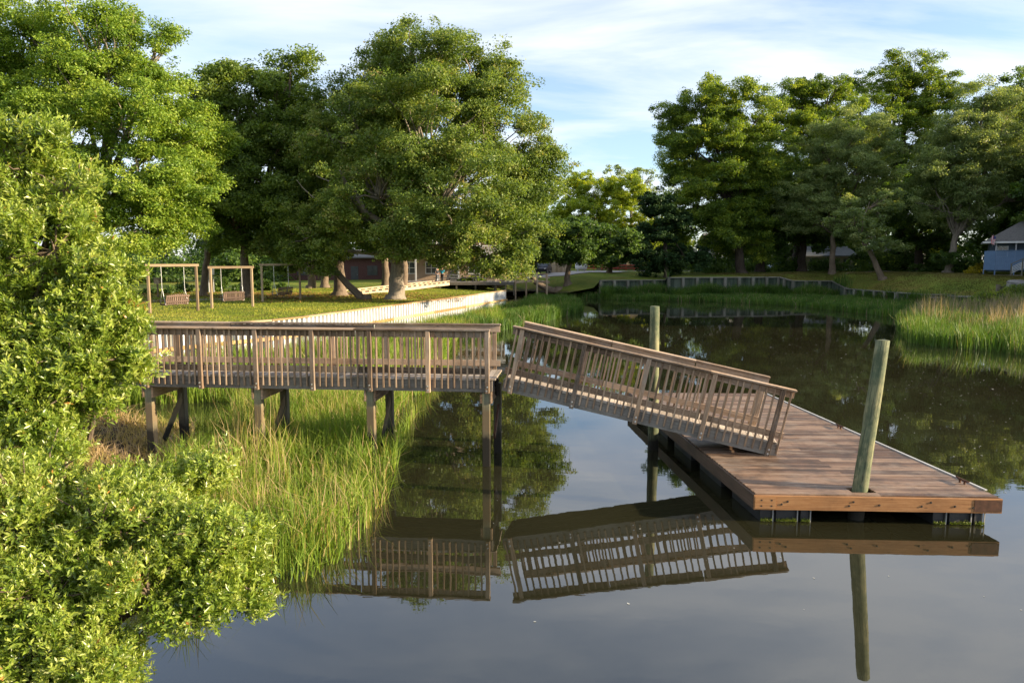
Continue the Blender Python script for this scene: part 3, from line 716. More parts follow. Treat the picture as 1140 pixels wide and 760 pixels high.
rw = empty('seawall', wall_r[3] * 1, label='old grey-green board seawall with posts stepping along the shaded right bank', cat='seawall')
off = Vector(rw.location)
def wdn(a, b):
    d = (b - a); d.z = 0; d.normalize(); n = Vector((d.y, -d.x, 0)); return n if n.y < 0 else -n
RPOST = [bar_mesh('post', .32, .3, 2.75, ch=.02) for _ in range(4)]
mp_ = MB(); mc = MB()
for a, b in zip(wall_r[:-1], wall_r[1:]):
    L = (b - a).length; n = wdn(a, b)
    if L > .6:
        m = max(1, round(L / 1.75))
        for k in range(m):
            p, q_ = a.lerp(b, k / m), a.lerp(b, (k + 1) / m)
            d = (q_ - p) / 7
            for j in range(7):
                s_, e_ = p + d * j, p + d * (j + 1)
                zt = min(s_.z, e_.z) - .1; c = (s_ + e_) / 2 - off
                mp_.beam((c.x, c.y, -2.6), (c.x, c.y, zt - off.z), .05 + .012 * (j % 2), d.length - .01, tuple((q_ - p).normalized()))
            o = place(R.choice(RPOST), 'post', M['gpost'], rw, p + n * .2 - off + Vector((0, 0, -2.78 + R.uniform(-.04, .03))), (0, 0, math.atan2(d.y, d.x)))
    mc.beam(a + n * .05 - off + Vector((0, 0, -.04)), b + n * .05 - off + Vector((0, 0, -.04)), .42, .1)
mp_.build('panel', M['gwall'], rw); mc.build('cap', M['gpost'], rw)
# ------------------------------------------------------------------ swings on the lawn
def swing_frame(a, b, h, lab_f, lab_s, yaw):
    A, B = Vector(a), Vector(b); mid = (A + B) / 2; z0 = min(A.z, B.z)
    root = empty('swing_frame', (mid.x, mid.y, z0), label=lab_f, cat='swing frame', group='wooden swing frames on the lawn')
    for p in (A, B):
        mb = MB(); q = p - mid; mb.beam((q.x, q.y, -.2), (q.x, q.y, h - .0), .13, .13, (0, 1, 0), ch=.012); mb.build('post', M['post'], root)
    mb = MB(); d = (B - A).normalized(); d.z = 0
    qa, qb = A - mid, B - mid; mb.beam(Vector((qa.x, qa.y, h + .07)) - d * .15, Vector((qb.x, qb.y, h + .07)) + d * .15, .12, .14); mb.build('beam', M['post'], root)
    W_ = (B - A).length * .52; s = empty('bench_swing', (mid.x, mid.y, z0), math.atan2(d.y, d.x) + yaw, label=lab_s, cat='bench swing', group='bench swings hanging from the frames')
    mb = MB()
    for k in range(5): mb.beam((-W_ / 2, -.22 + .1 * k, .47 + .008 * k), (W_ / 2, -.22 + .1 * k, .47 + .008 * k), .085, .025)
    for x in (-W_ / 2 + .08, 0, W_ / 2 - .08): mb.beam((x, -.26, .44), (x, .24, .44), .05, .05)
    mb.build('seat', M['bench'], s)
    mb = MB(); nsl = 11
    for k in range(nsl): x = -W_ / 2 + .06 + (W_ - .12) * k / (nsl - 1); mb.beam((x, -.25, .52), (x, -.36, .98 + .05 * math.sin(math.pi * k / (nsl - 1))), .085, .022, (0, 1, 0))
    mb.beam((-W_ / 2, -.30, .62), (W_ / 2, -.30, .62), .03, .08); mb.beam((-W_ / 2, -.37, .93), (W_ / 2, -.37, .93), .03, .08); mb.build('backrest', M['bench'], s)
    for x in (-W_ / 2 + .02, W_ / 2 - .02):
        mb = MB(); mb.beam((x, -.3, .72), (x, .25, .72), .07, .03); mb.beam((x, .2, .45), (x, .2, .72), .05, .05, (0, 1, 0)); mb.build('armrest', M['bench'], s)
        mb = MB()
        for y in (-.25, .2): mb.tube([(x, y, .45), (x, 0, 1.35)], [.014, .014], 6)
        mb.tube([(x, 0, 1.35), (x, 0, h)], [.016, .016], 6); mb.build('chain', M['metal'], s)
for (ua, va), (ub, vb), vt, l1, l2, yaw in (((167, 349), (220.5, 346), 296.5, 'nearest and largest wooden swing frame, left of the three', 'brown bench swing half hidden by the tall shrub leaves', .12),
                                    ((236, 343.5), (281.5, 341.5), 298.5, 'middle wooden swing frame with two tall posts on the lawn', 'grey-brown bench swing hanging in the middle frame', 0),
                                    ((292.5, 335.8), (334.5, 334), 295.5, 'farthest and smallest wooden swing frame, right of the three', 'reddish bench swing hanging in the farthest frame', .3)):
    a, b = onground(ua, va), onground(ub, vb); swing_frame(a, b, atd(ub, vt, b.y).z - b.z, l1, l2, yaw)
# kiosk box on a post, utility boxes
k = onground(176, 331); r0 = empty('post_box', k, label='small wooden roofed box on a post between the swing posts', cat='post box'); zb = atd(176, 316, k.y).z - k.z
mb = MB(); mb.beam((0, 0, -.1), (0, 0, zb), .1, .1, (0, 1, 0)); mb.build('post', M['post'], r0)
mb = MB(); mb.box(-.2, .2, -.14, .14, zb, zb + .42); mb.build('box', M['ramp'], r0)
mb = MB(); mb.box(-.29, .29, -.22, .22, zb + .425, zb + .49); mb.build('roof', M['pier'], r0)
k = onground(233, 326); r0 = empty('utility_post', k, label='grey utility post with white and black boxes behind the middle swing frame', cat='utility post')
M['grey'] = plain('grey_paint', (.42, .43, .44), .5, .1, 2); M['white'] = plain('white_paint', (.74, .74, .72), .55, .1, 1.5); M['dgrey'] = plain('dark_grey', (.06, .065, .07), .6, .2, 2)
mb = MB(); mb.tube([(0, 0, -.1), (0, 0, 2.6)], [.05, .05], 10); mb.tube([(.42, 0, -.1), (.42, 0, 2.2)], [.04, .04], 10); mb.beam((-.1, 0, 1.9), (.5, 0, 1.9), .05, .05); mb.build('pole', M['grey'], r0)
mb = MB(); mb.box(-.16, .16, -.14, -.051, 2.0, 2.6); mb.build('box', M['dgrey'], r0)
mb = MB(); mb.box(.28, .56, -.13, -.042, 1.65, 2.2); mb.build('box', M['white'], r0)
# ------------------------------------------------------------------ boardwalk ramp, restaurant, people
def quad_beam(mb, a, b, w, h): mb.beam(a, b, w, h)
ra, rb = at(392, 326.5, 1.78), at(500, 317.2, 1.80); rb = Vector((rb.x, rb.y, 1.72)); 
rm = empty('boardwalk_ramp', (ra.x, ra.y, 1.62), label='low wooden boardwalk ramp with kerb rails climbing from the lawn to the restaurant deck', cat='boardwalk')
va, vb = Vector((0, 0, .1)), Vector((rb.x - ra.x, rb.y - ra.y, .42)); nrm = Vector((-(vb - va).y, (vb - va).x, 0)).normalized() * 1.7
mb = MB(); n = 90
for i in range(n):
    p, q = va.lerp(vb, i / n), va.lerp(vb, (i + .93) / n); mb.beam((p + q) / 2, (p + q) / 2 + nrm, (q - p).length, .04)
mb.build('deck', M['ramp'], rm)
for o, nm in ((0, 'kerb_rail'), (1, 'kerb_rail')):
    s = nrm * o * 1.0; mb = MB(); s = s + nrm.normalized() * (-.03 if o == 0 else .03)
    mb.beam(va + s - Vector((0, 0, .12)), vb + s - Vector((0, 0, .12)), .05, .28); mb.beam(va + s + Vector((0, 0, .20)), vb + s + Vector((0, 0, .20)), .1, .1)
    for i in range(17): p = va.lerp(vb, (i + .3) / 17.5) + s; q = va.lerp(vb, (i + .72) / 17.5) + s; mb.beam(p + Vector((0, 0, .085)), q + Vector((0, 0, .085)), .09, .13)
    mb.build(nm, M['ramp'], rm)
mb = MB()
for i in range(2, 9):
    for s in (.06, .94): p = va.lerp(vb, i / 9) + nrm * s; mb.beam((p.x, p.y, -.4), (p.x, p.y, p.z - .05), .12, .12, (0, 1, 0))
mb.build('leg', M['bent'], rm)
DZ = 2.08; dy0 = rb.y + .5
rd = empty('restaurant_deck', (0, 0, 0), label='raised timber dining deck beside the restaurant behind the live oak', cat='deck')
xA, xB = atd(444, 310, dy0).x, atd(572, 310, dy0).x
mb = MB(); i = 0; x = xA
while x < xB: mb.beam((x + .07, dy0, DZ - .02), (x + .07, dy0 + 9, DZ - .02), .135, .04); x += .142
mb.build('deck', M['rim'], rd)
mb = MB(); mb.box(xA, xB, dy0 - .05, dy0 - .003, DZ - .3, DZ + .02); mb.build('fascia', M['rim'], rd)
for k in range(7):
    x = xA + (xB - xA) * k / 6; mb = MB(); mb.beam((x, dy0 + .1, .6), (x, dy0 + .1, DZ - .045), .16, .16, (0, 1, 0)); mb.build('leg', M['bent_dark'], rd)
M['brick'] = None
def brickmat():
    m, t, p, _ = new_mat('red_brick'); o = coord(t, 'Object'); mp2 = nn(t, 'ShaderNodeMapping'); mp2.inputs['Rotation'].default_value = (math.pi / 2, 0, 0); t.links.new(o, mp2.inputs[0])
    b = nn(t, 'ShaderNodeTexBrick'); b.inputs['Scale'].default_value = 3.5; b.inputs['Color1'].default_value = (.075, .028, .027, 1); b.inputs['Color2'].default_value = (.10, .04, .034, 1); b.inputs['Mortar'].default_value = (.16, .11, .10, 1); b.inputs['Mortar Size'].default_value = .012
    t.links.new(mp2.outputs[0], b.inputs['Vector']); t.links.new(b.outputs[0], p.inputs['Base Color']); p.inputs['Roughness'].default_value = .9; return m
M['brick'] = brickmat()
M['glass'] = plain('window_glass', (.05, .06, .07), .08, .2, .3, 0, .8); M['peach'] = plain('peach_siding', (.36, .26, .18), .7, .12, .8); M['roofgrey'] = plain('grey_shingles', (.16, .155, .15), .9, .3, 6, 0, .2, .4)
def siding(name, col):
    m, t, p, _ = new_mat(name); o = coord(t, 'Object'); s = nn(t, 'ShaderNodeSeparateXYZ'); t.links.new(o, s.inputs[0])
    f = math1(t, 'FRACT', math1(t, 'MULTIPLY', s.outputs[2], 6.0)); n_ = noise(t, o, 1.5, 4)
    c = ramp(t, n_, [(.3, tuple(x * .85 for x in col)), (.7, col)]); t.links.new(c, p.inputs['Base Color']); p.inputs['Roughness'].default_value = .6; bump(t, p, f, .6, .03); return m
M['bluesiding'] = siding('blue_siding', (.075, .115, .165)); M['bluepanel'] = plain('blue_paint', (.13, .215, .36), .6, .12, 2); M['greysiding'] = siding('grey_siding', (.30, .31, .32)); M['tansiding'] = siding('tan_siding', (.22, .19, .145)); M['whitesiding'] = siding('white_siding', (.34, .35, .36))
def window(parent, x, y, z, w, h, frame='white'):
    mb = MB(); t = .09
    mb.box(x - w / 2 - t, x + w / 2 + t, y - .05, y - .002, z + h, z + h + t); mb.box(x - w / 2 - t, x + w / 2 + t, y - .06, y - .002, z - t, z)
    mb.box(x - w / 2 - t, x - w / 2, y - .05, y - .002, z + .001, z + h - .001); mb.box(x + w / 2, x + w / 2 + t, y - .05, y - .002, z + .001, z + h - .001)
    mb.box(x - .03, x + .03, y - .045, y - .002, z + .001, z + h - .001); mb.box(x - w / 2 + .001, x - .031, y - .045, y - .002, z + h / 2 - .03, z + h / 2 + .03); mb.box(x + .031, x + w / 2 - .001, y - .045, y - .002, z + h / 2 - .03, z + h / 2 + .03)
    f = mb.build('window', M[frame], parent)
    mb = MB(); mb.box(x - w / 2, x + w / 2, y - .02, y - .004, z, z + h); mb.build('pane', M['glass'], f)
def house(name, label, x0, x1, y, z, h, rh, wall, roof='roofgrey', depth=9, wins=(), door=None, gable='x', over=.5, cat='house'):
    r = empty(name, (x0, y, z), label=label, cat=cat); w = x1 - x0
    mb = MB(); mb.box(0, w, 0, depth, -.6, h)
    if gable == 'y': mb.prism([(0, .001, h), (w, .001, h), (w / 2, .001, h + rh)], (0, depth - .002, 0))
    mb.build('wall', M[wall], r)
    mb = MB(); o = over
    if gable == 'x':       # ridge along x
        mb.prism([(-o, -o, h - .12), (-o, depth / 2, h + rh), (-o, depth + o, h - .12), (-o, depth + o, h + .06), (-o, depth / 2, h + rh + .2), (-o, -o, h + .06)], (w + 2 * o, 0, 0))
    else:
        mb.prism([(-o, -o, h - .12), (w / 2, -o, h + rh), (w + o, -o, h - .12), (w + o, -o, h + .06), (w / 2, -o, h + rh + .2), (-o, -o, h + .06)], (0, depth + 2 * o, 0))
    mb.build('roof', M[roof], r)
    for wx, wz, ww, wh in wins: window(r, wx, 0, wz, ww, wh, 'white' if wall in ('peach', 'greysiding') else 'dgrey')
    if door: mb = MB(); mb.box(door - .5, door + .5, -.05, -.003, 0, 2.1); d = mb.build('door', M['dgrey'], r); mb = MB(); mb.ell((door + .38, -.09, 1), (.04, .04, .04)); mb.build('handle', M['metal'], d)
    return r
yb = 97; xl, xr = atd(345, 300, yb).x, atd(452, 300, yb).x
house('brick_building', 'low dark red brick building seen behind the oak trunks', xl - 4, xr, yb, 1.6, 3.3, .9, 'brick', wins=((3, 1, 1.2, 1.1), (8, 1, 1.2, 1.1), (12.4, 1, 1.2, 1.1)), door=10, cat='building', depth=10)
xl, xr = atd(455, 300, 99).x, atd(562, 300, 99).x
rs = house('restaurant', 'two-storey peach and white restaurant with a porch behind the live oak leaves', xl, xr, dy0 + 9.2, DZ - .05, 6.6, 2.2, 'peach', wins=((1.5, .9, 1.3, 1.3), (4.2, .9, 1.3, 1.3), (9.5, .9, 1.3, 1.3), (2, 3.9, 1.1, 1.3), (5, 3.9, 1.1, 1.3), (9, 3.9, 1.1, 1.3)), door=7, cat='building')
w = xr - xl
mb = MB(); mb.box(-.2, w, -3.0, -.003, 3.05, 3.25); mb.build('porch_floor', M['white'], rs)
for k in range(6):
    mb = MB(); x = .1 + (w - .4) * k / 5; mb.beam((x, -2.9, -.0), (x, -2.9, 3.045), .18, .18, (0, 1, 0)); mb.beam((x, -2.9, 3.255), (x, -2.9, 5.4), .14, .14, (0, 1, 0)); mb.build('column', M['grey'] if k % 2 else M['white'], rs)
mb = MB(); mb.beam((0, -2.9, 4.2), (w, -2.9, 4.2), .08, .08); mb.beam((0, -2.9, 3.4), (w, -2.9, 3.4), .06, .06)
for k in range(int(w / .18)): mb.beam((.05 + k * .18, -2.9, 3.43), (.05 + k * .18, -2.9, 4.16), .04, .04, (0, 1, 0))
mb.build('porch_railing', M['white'], rs)
mb = MB(); mb.box(-.4, w + .2, -3.3, -.003, 5.41, 5.6); mb.build('porch_roof', M['white'], rs)
def picnic_table(x, y, z, rz, label):
    r = empty('picnic_table', (x, y, z), rz, label=label, cat='picnic table', group='dark tables on the restaurant deck')
    mb = MB()
    for k in range(4): mb.beam((-.9, -.33 + .22 * k, .74), (.9, -.33 + .22 * k, .74), .2, .04)
    mb.build('table_top', M['dgrey'], r)
    for s in (-1, 1):
        mb = MB(); mb.beam((-.9, s * .78, .44), (.9, s * .78, .44), .26, .04); mb.build('bench', M['dgrey'], r)
        mb = MB(); x_ = s * .65; mb.beam((x_, -.25, .715), (x_, -.6, 0), .08, .06, (1, 0, 0)); mb.beam((x_, .25, .715), (x_, .6, 0), .08, .06, (1, 0, 0)); mb.beam((x_, -.85, .40), (x_, .85, .40), .05, .07); mb.build('leg', M['dgrey'], r)
for u, rz, lab in ((492, .2, 'dark picnic table right behind the two walking people'), (505, .5, 'dark picnic table in the middle of the restaurant deck'), (524, .1, 'dark picnic table second from the right on the restaurant deck'), (534, -.2, 'dark picnic table farthest right on the restaurant deck')):
    p = atd(u, 306, dy0 + 2.5 + (u % 3)); picnic_table(p.x, p.y, DZ, rz, lab)
M['skin'] = plain('skin', (.42, .25, .17), .6, .1, 5); M['blueshirt'] = plain('turquoise_cloth', (.02, .32, .48), .8, .15, 6); M['darkshirt'] = plain('charcoal_cloth', (.06, .065, .08), .8, .15, 6); M['trousers'] = plain('black_cloth', (.015, .016, .02), .8, .2, 6); M['jeans'] = plain('grey_cloth', (.20, .21, .24), .8, .2, 6); M['hair'] = plain('dark_hair', (.03, .02, .014), .7, .3, 20)
def skin_obj(name, V, E, rad, mat, parent, root_i=0):
    me = bpy.data.meshes.new(name); me.from_pydata(V, E, []); o = link(name, me, mat, parent)
    md = o.modifiers.new('skin', 'SKIN'); 
    if not me.skin_vertices: 
        bmx = bmesh.new(); bmx.from_mesh(me); bmx.verts.layers.skin.verify(); bmx.to_mesh(me); bmx.free()
    for i, r in enumerate(rad):
        s = me.skin_vertices[0].data[i]; s.radius = r if isinstance(r, tuple) else (r, r); s.use_root = (i == root_i)
    sb = o.modifiers.new('subd', 'SUBSURF'); sb.levels = 2; sb.render_levels = 2
    return o
def person(loc, rz, label, shirt, legs, step=.16, s=1.0, arms=.1):
    r = empty('person', loc, rz, label=label, cat='person'); r.scale = (s, s, s)
    V = [(0, 0, .95), (0, 0, 1.15), (0, 0, 1.38), (0, 0, 1.50), (0, -.015, 1.60), (0, -.01, 1.70)]; E = [(0, 1), (1, 2), (2, 3), (3, 4), (4, 5)]; rad = [(.15, .11), (.13, .10), (.15, .105), .055, (.075, .095), (.07, .085)]
    def add(p, q, rr): V.append(p); rad.append(rr); E.append((q, len(V) - 1)); return len(V) - 1
    for sx in (-1, 1):
        a = add((sx * .19, 0, 1.42), 2, .055); b = add((sx * .235, .03 * sx, 1.16), a, .042); c = add((sx * .22, -.10 * sx * arms * 8 - .06, .93), b, .032); h = add((sx * .215, -.10 * sx * arms * 8 - .09, .86), c, (.02, .04))
        for f in range(4): add((sx * .215 + (f - 1.5) * .016, -.10 * sx * arms * 8 - .10, .775 + .006 * abs(f - 1.5)), h, .009)
        add((sx * .215 - sx * .035, -.10 * sx * arms * 8 - .115, .82), h, .011)
        t = add((sx * .09, 0, .88), 0, .085); k = add((sx * .095, -sx * step * .5, .50), t, .058); an = add((sx * .095, -sx * step + .03, .09), k, .04); add((sx * .1, -sx * step - .10, .035), an, (.04, .032))
    skin_obj('body', V, E, rad, M['skin'], r)
    SV = [(0, 0, .94), (0, 0, 1.15), (0, 0, 1.38), (0, 0, 1.47)]; SE = [(0, 1), (1, 2), (2, 3)]; SR = [(.175, .135), (.155, .125), (.175, .13), .07]
    for sx in (-1, 1): SV += [(sx * .195, 0, 1.41), (sx * .235, .03 * sx, 1.17)]; SE += [(2, len(SV) - 2), (len(SV) - 2, len(SV) - 1)]; SR += [.075, .06]
    skin_obj('shirt', SV, SE, SR, M[shirt], r)
    TV = [(0, 0, .95)]; TE = []; TR = [(.165, .125)]
    for sx in (-1, 1):
        TV += [(sx * .09, 0, .86), (sx * .095, -sx * step * .5, .50), (sx * .095, -sx * step + .03, .12)]; n = len(TV); TE += [(0, n - 3), (n - 3, n - 2), (n - 2, n - 1)]; TR += [.1, .075, .06]
    skin_obj('trousers', TV, TE, TR, M[legs], r)
    mb = MB(); mb.ell((0, .015, 1.68), (.088, .105, .105), 12, 8); mb.build('hair', M['hair'], r)
    mb = MB(); mb.ell((0, -.115, 1.625), (.014, .025, .02), 8, 6); mb.build('nose', M['skin'], r)
    return r
for u, v, rz, lab, sh, lg in ((475.5, 314.6, 2.9, 'walking person in a turquoise shirt and black trousers on the boardwalk', 'blueshirt', 'trousers'), (487, 313.4, .3, 'person in a charcoal shirt and grey trousers on the boardwalk', 'darkshirt', 'jeans')):
    p = at(u, v, 2.05); t_ = max(0, min(1, (Vector((p.x - ra.x, p.y - ra.y, 0)).dot(Vector((vb.x, vb.y, 0)).normalized())) / Vector((vb.x, vb.y, 0)).length))
    q = Vector((ra.x, ra.y, 1.62)) + va.lerp(vb, t_) + nrm * (.35 if sh == 'blueshirt' else .8); person((q.x, q.y, q.z + .02), rz, lab, sh, lg)

# ------------------------------------------------------------------ footbridge
fb = empty('footbridge', at(586, 320, 1.5), label='small brown timber footbridge over the head of the creek', cat='footbridge'); fy = 83.0
fb.location = (atd(586, 318, fy).x, fy, 0)
def fx(u): return atd(u, 318, fy).x - fb.location.x
for yo in (0, 1.6):
    mb = MB(); pts = [(fx(548), 1.35), (fx(574), 2.0), (fx(590), 2.1), (fx(612), 1.95)]
    for (xa, za), (xb, zb_) in zip(pts[:-1], pts[1:]):
        mb.beam((xa, yo, za), (xb, yo, zb_), .08, .2); mb.beam((xa, yo, za + .55), (xb, yo, zb_ + .55), .08, .1); mb.beam((xa, yo, za + .95), (xb, yo, zb_ + .95), .14, .07)
    mb.build('railing', M['ramp'], fb)
    for u in (552, 563, 574, 586, 598, 609):
        x = fx(u); z = np.interp(x, [p[0] for p in pts], [p[1] for p in pts]); mb = MB(); mb.beam((x, yo - .1, -1), (x, yo - .1, z + 1.05), .16, .12, (0, 1, 0)); mb.build('post', M['ramp'], fb)
mb = MB()
for (xa, za), (xb, zb_) in zip(pts[:-1], pts[1:]):
    n = max(1, int((xb - xa) / .15))
    for k in range(n): t_ = (k + .5) / n; mb.beam((xa + (xb - xa) * t_, .05, za + (zb_ - za) * t_ + .12), (xa + (xb - xa) * t_, 1.55, za + (zb_ - za) * t_ + .12), .14, .04)
mb.build('deck', M['ramp'], fb)
# ------------------------------------------------------------------ street side of the creek head
def car(x, y, z, rz, mat, label):
    r = empty('parked_car', (x, y, z), rz, label=label, cat='car')
    mb = MB(); prof = [(-2.2, .35), (-2.25, .75), (-2.0, .92), (-1.2, 1.0), (-.7, 1.42), (.9, 1.46), (1.6, 1.02), (2.15, .92), (2.25, .6), (2.2, .35), (1.75, .32), (1.65, .6), (1.3, .72), (.95, .6), (.85, .3), (-.85, .3), (-.95, .6), (-1.3, .72), (-1.65, .6), (-1.75, .32)]
    mb.prism([(p, -.86, q) for p, q in prof], (0, 1.72, 0)); mb.build('body', M[mat], r)
    for s in (-1, 1):
        mb = MB(); mb.prism([(-1.02, s * .862, 1.02), (-.62, s * .862, 1.34), (.82, s * .862, 1.37), (1.35, s * .862, 1.04)], (0, s * .012, 0)); mb.build('side_window', M['glass'], r)
        mb = MB(); mb.ell((-2.2, s * .62, .74), (.08, .16, .09)); mb.build('headlight', M['white'], r)
    mb = MB(); mb.prism([(-1.16, -.7, 1.05), (-1.16, .7, 1.05), (-.74, .62, 1.405), (-.74, -.62, 1.405)], (-.02, 0, .02)); mb.build('windscreen', M['glass'], r)
    for a in (-1.3, 1.3):
        for s in (-1, 1):
            mb = MB(); mb.tube([(a, s * .64, .33), (a, s * .85, .33)], [.33, .33], 16, smooth=False); wl_ = mb.build('wheel', M['black'], r)
            mb = MB(); mb.tube([(a, s * .84, .33), (a, s * .865, .33)], [.2, .18], 12, smooth=False); mb.build('rim', M['metal'], wl_)
M['carblue'] = plain('pale_blue_paint', (.22, .30, .40), .3, .05, 1, .2); M['cardark'] = plain('dark_blue_paint', (.03, .035, .05), .3, .05, 1, .2)
p = atd(605, 305, 104); car(p.x, 104, gz(p.x, 104) + .02, 1.35, 'cardark', 'dark car parked beside the tan board fence at the creek head')
p = atd(872, 299, 116); car(p.x, 116, gz(p.x, 116) + .02, .1, 'carblue', 'pale blue car parked in the shade under the right bank trees')
y0 = 106; x0, x1 = atd(611, 300, y0).x, atd(635, 300, y0).x; g = gz((x0 + x1) / 2, y0)
tf = empty('board_fence', (x0, y0, g), label='tan board screen fence standing beside the road at the creek head', cat='fence')
mb = MB(); x = 0
while x < x1 - x0: mb.beam((x, 0, .05), (x, 0, 1.65), .14, .03, (0, 1, 0)); x += .15
mb.build('board_panel', M['ramp'], tf)
for k in range(3): mb = MB(); mb.beam(((x1 - x0) * k / 2, .08, -.1), ((x1 - x0) * k / 2, .08, 1.7), .1, .1, (0, 1, 0)); mb.build('post', M['ramp'], tf)
p = atd(647, 300, 112); g = gz(p.x, 112); tk = empty('tank', (p.x, 112, g), label='small white rounded tank beside the tan board fence', cat='tank')
mb = MB(); mb.tube([(-.9, 0, .9), (-.8, 0, .9), (.8, 0, .9), (.9, 0, .9)], [.3, .55, .55, .3], 16); mb.build('shell', M['white'], tk)
for s in (-.5, .5): mb = MB(); mb.box(s - .06, s + .06, -.35, .35, -.1, .42); mb.build('leg', M['grey'], tk)
p = atd(613, 292, 118); g = gz(p.x, 118); sg = empty('road_sign', (p.x, 118, g), label='small orange diamond road sign above the tan board fence', cat='road sign')
M['orange'] = plain('orange_paint', (.75, .30, .02), .5, .08, 3)
mb = MB(); mb.tube([(0, 0, -.1), (0, 0, 2.7)], [.04, .04], 8); mb.build('pole', M['grey'], sg)
mb = MB(); mb.prism([(-.6, -.045, 2.5), (0, -.045, 1.9), (.6, -.045, 2.5), (0, -.045, 3.1)], (0, -.02, 0)); mb.build('panel', M['orange'], sg)
M['red'] = plain('red_paint', (.35, .05, .03), .6, .1, 2)
x0, x1 = atd(652, 296, 126).x, atd(724, 296, 126).x; g = gz(x0, 126)
rf = empty('low_fence', (x0, 126, g), label='low red rail fence along the far side of the road', cat='fence')
for k in range(9): mb = MB(); xx = (x1 - x0) * k / 8; mb.beam((xx, 0, -.1), (xx, 0, 1.1), .1, .1, (0, 1, 0)); mb.build('post', M['red'], rf)
mb = MB()
for z in (.45, .95): mb.beam((0, -.065, z), (x1 - x0, -.065, z), .03, .16)
mb.build('rail', M['red'], rf)
def hx_(u, Y): return atd(u, 290, Y).x
house('house', 'pale yellow house beyond the road left of the dark cedar', hx_(672, 140), hx_(712, 140), 140, 2.6, 4.6, 2.4, 'tansiding', wins=((1.4, 1, 1.1, 1.4), (3.8, 1, 1.1, 1.4), (5.9, 1, 1, 1.4)), door=2.6)
house('house', 'pale grey house with white windows half hidden behind the big dense tree', hx_(792, 128), hx_(826, 128), 128, 2.6, 4.4, 2.2, 'greysiding', wins=((1.2, 2.6, 1.2, 1.2), (2.9, 2.6, 1.2, 1.2), (4.6, .9, 1, 1.2)), door=3.0)
house('house', 'long low tan house behind the straight grey tree trunk', hx_(896, 130), hx_(952, 130), 130, 2.7, 2.6, 1.6, 'tansiding', roof='dgrey', wins=((1.5, .9, 1, 1.1), (4, .9, 1, 1.1), (7.5, .9, 1, 1.1)))
house('house', 'white gabled house deep in the shade behind the stout dark trunk', hx_(996, 124), hx_(1030, 124), 124, 2.8, 3.4, 2.4, 'whitesiding', wins=((1.4, 1, 1, 1.2), (3.6, 1, 1, 1.2)), gable='y')
# ------------------------------------------------------------------ blue cottage at the right edge
cb = onground(1110, 306.5); s = cb.y / FPX; z0 = cb.z; ex, ey = atd(1095, 270, cb.y).x, cb.y
ct = empty('blue_cottage', (ex, ey, z0), label='blue cottage with grey shingle roof at the right edge', cat='house')
CR = -.55
def cl(x, y, z): return Vector((ex, ey, z0)) + Matrix.Rotation(CR, 3, 'Z') @ Vector((x, y, z))
ct.rotation_euler.z = CR; he = (306.5 - 270.5) * s; Wc = 13; Dc = 9
mb = MB(); mb.box(.7, Wc - .7, 2.6, Dc, .4, he); mb.build('wall', M['bluesiding'], ct)
mb = MB(); A = [(0, 1.4, he), (Wc, 1.4, he), (Wc, Dc + .6, he), (0, Dc + .6, he)]; r1, r2 = (4.6, 5.4, he + 3.0), (Wc - 4.6, 5.4, he + 3.0)
for f in ([A[0], A[1], r2, r1], [A[1], A[2], r2], [A[2], A[3], r1, r2], [A[3], A[0], r1]): mb.poly([(p[0], p[1], p[2] + .12) for p in f])
mb.build('roof', M['roofgrey'], ct)
mb = MB(); mb.box(0, Wc, 1.36, 1.42, he - .06, he + .14); mb.box(-.04, .0, 1.36, Dc + .6, he - .06, he + .14); mb.box(.0, Wc, 1.43, Dc + .6, he - .04, he + .1); mb.build('eave', M['white'], ct)
window(ct, 2.0, 2.6, he - 1.55, .9, 1.1); window(ct, 4.6, 2.6, he - 1.55, .9, 1.1)
for x in (1.3, 3.2): mb = MB(); mb.beam((x, 1.6, 1.9), (x, 1.6, he - .045), .14, .14, (0, 1, 0)); mb.build('porch_post', M['grey'], ct)
sh = empty('shower_enclosure', cl(.2, .5, 0), CR, label='light blue board enclosure on short legs in front of the blue cottage', cat='enclosure')
ph0, ph1 = .62, .62 + 21 * s
mb = MB(); x = 1.1
while x < 4.6: mb.beam((x + .09, 0, ph0), (x + .09, 0, ph1), .17, .03, (0, 1, 0)); x += .18
mb.build('front_panel', M['bluepanel'], sh)
mb = MB()
for k in range(7): a_, b_ = Vector((1.08, .02, 0)), Vector((.0, .9, 0)); p_ = a_.lerp(b_, (k + .5) / 7); mb.beam((p_.x, p_.y, ph0), (p_.x, p_.y, ph1), .2, .03, tuple(Vector((.9, 1.08, 0)).normalized()))
mb.build('side_panel', M['bluepanel'], sh)
mb = MB(); mb.beam((1.08, -.03, ph1 + .03), (4.6, -.03, ph1 + .03), .1, .06); mb.build('cap', M['bluepanel'], sh)
for x, y in ((.02, .9), (1.08, .05), (2.9, .05), (4.55, .05)): mb = MB(); mb.beam((x, y, -.1), (x, y, ph0), .12, .12, (0, 1, 0)); mb.build('leg', M['bluepanel'], sh)
pd = MB(); pd.box(-.5, 2.3, -1.2, .2, -.2, .07); o = pd.build('step_slab', M['path']); o.location = cl(1.5, 0, 0); o.rotation_euler.z = CR; tag(o, 'pale concrete slab below the light blue enclosure', 'slab')
st = empty('stair_rail', cl(2.75, -1.0, 0), CR, label='grey stair railing with white lattice panels at the right edge', cat='stair railing')
for k in range(4): mb = MB(); mb.beam((1.0 * k, 0, -.1), (1.0 * k, 0, 1.35 + .55 * k), .13, .13, (0, 1, 0)); mb.build('post', M['gpost'], st)
mb = MB(); mb.beam((-.1, 0, 1.28), (3.2, 0, 3.1), .12, .08); mb.build('hand_rail', M['gpost'], st)
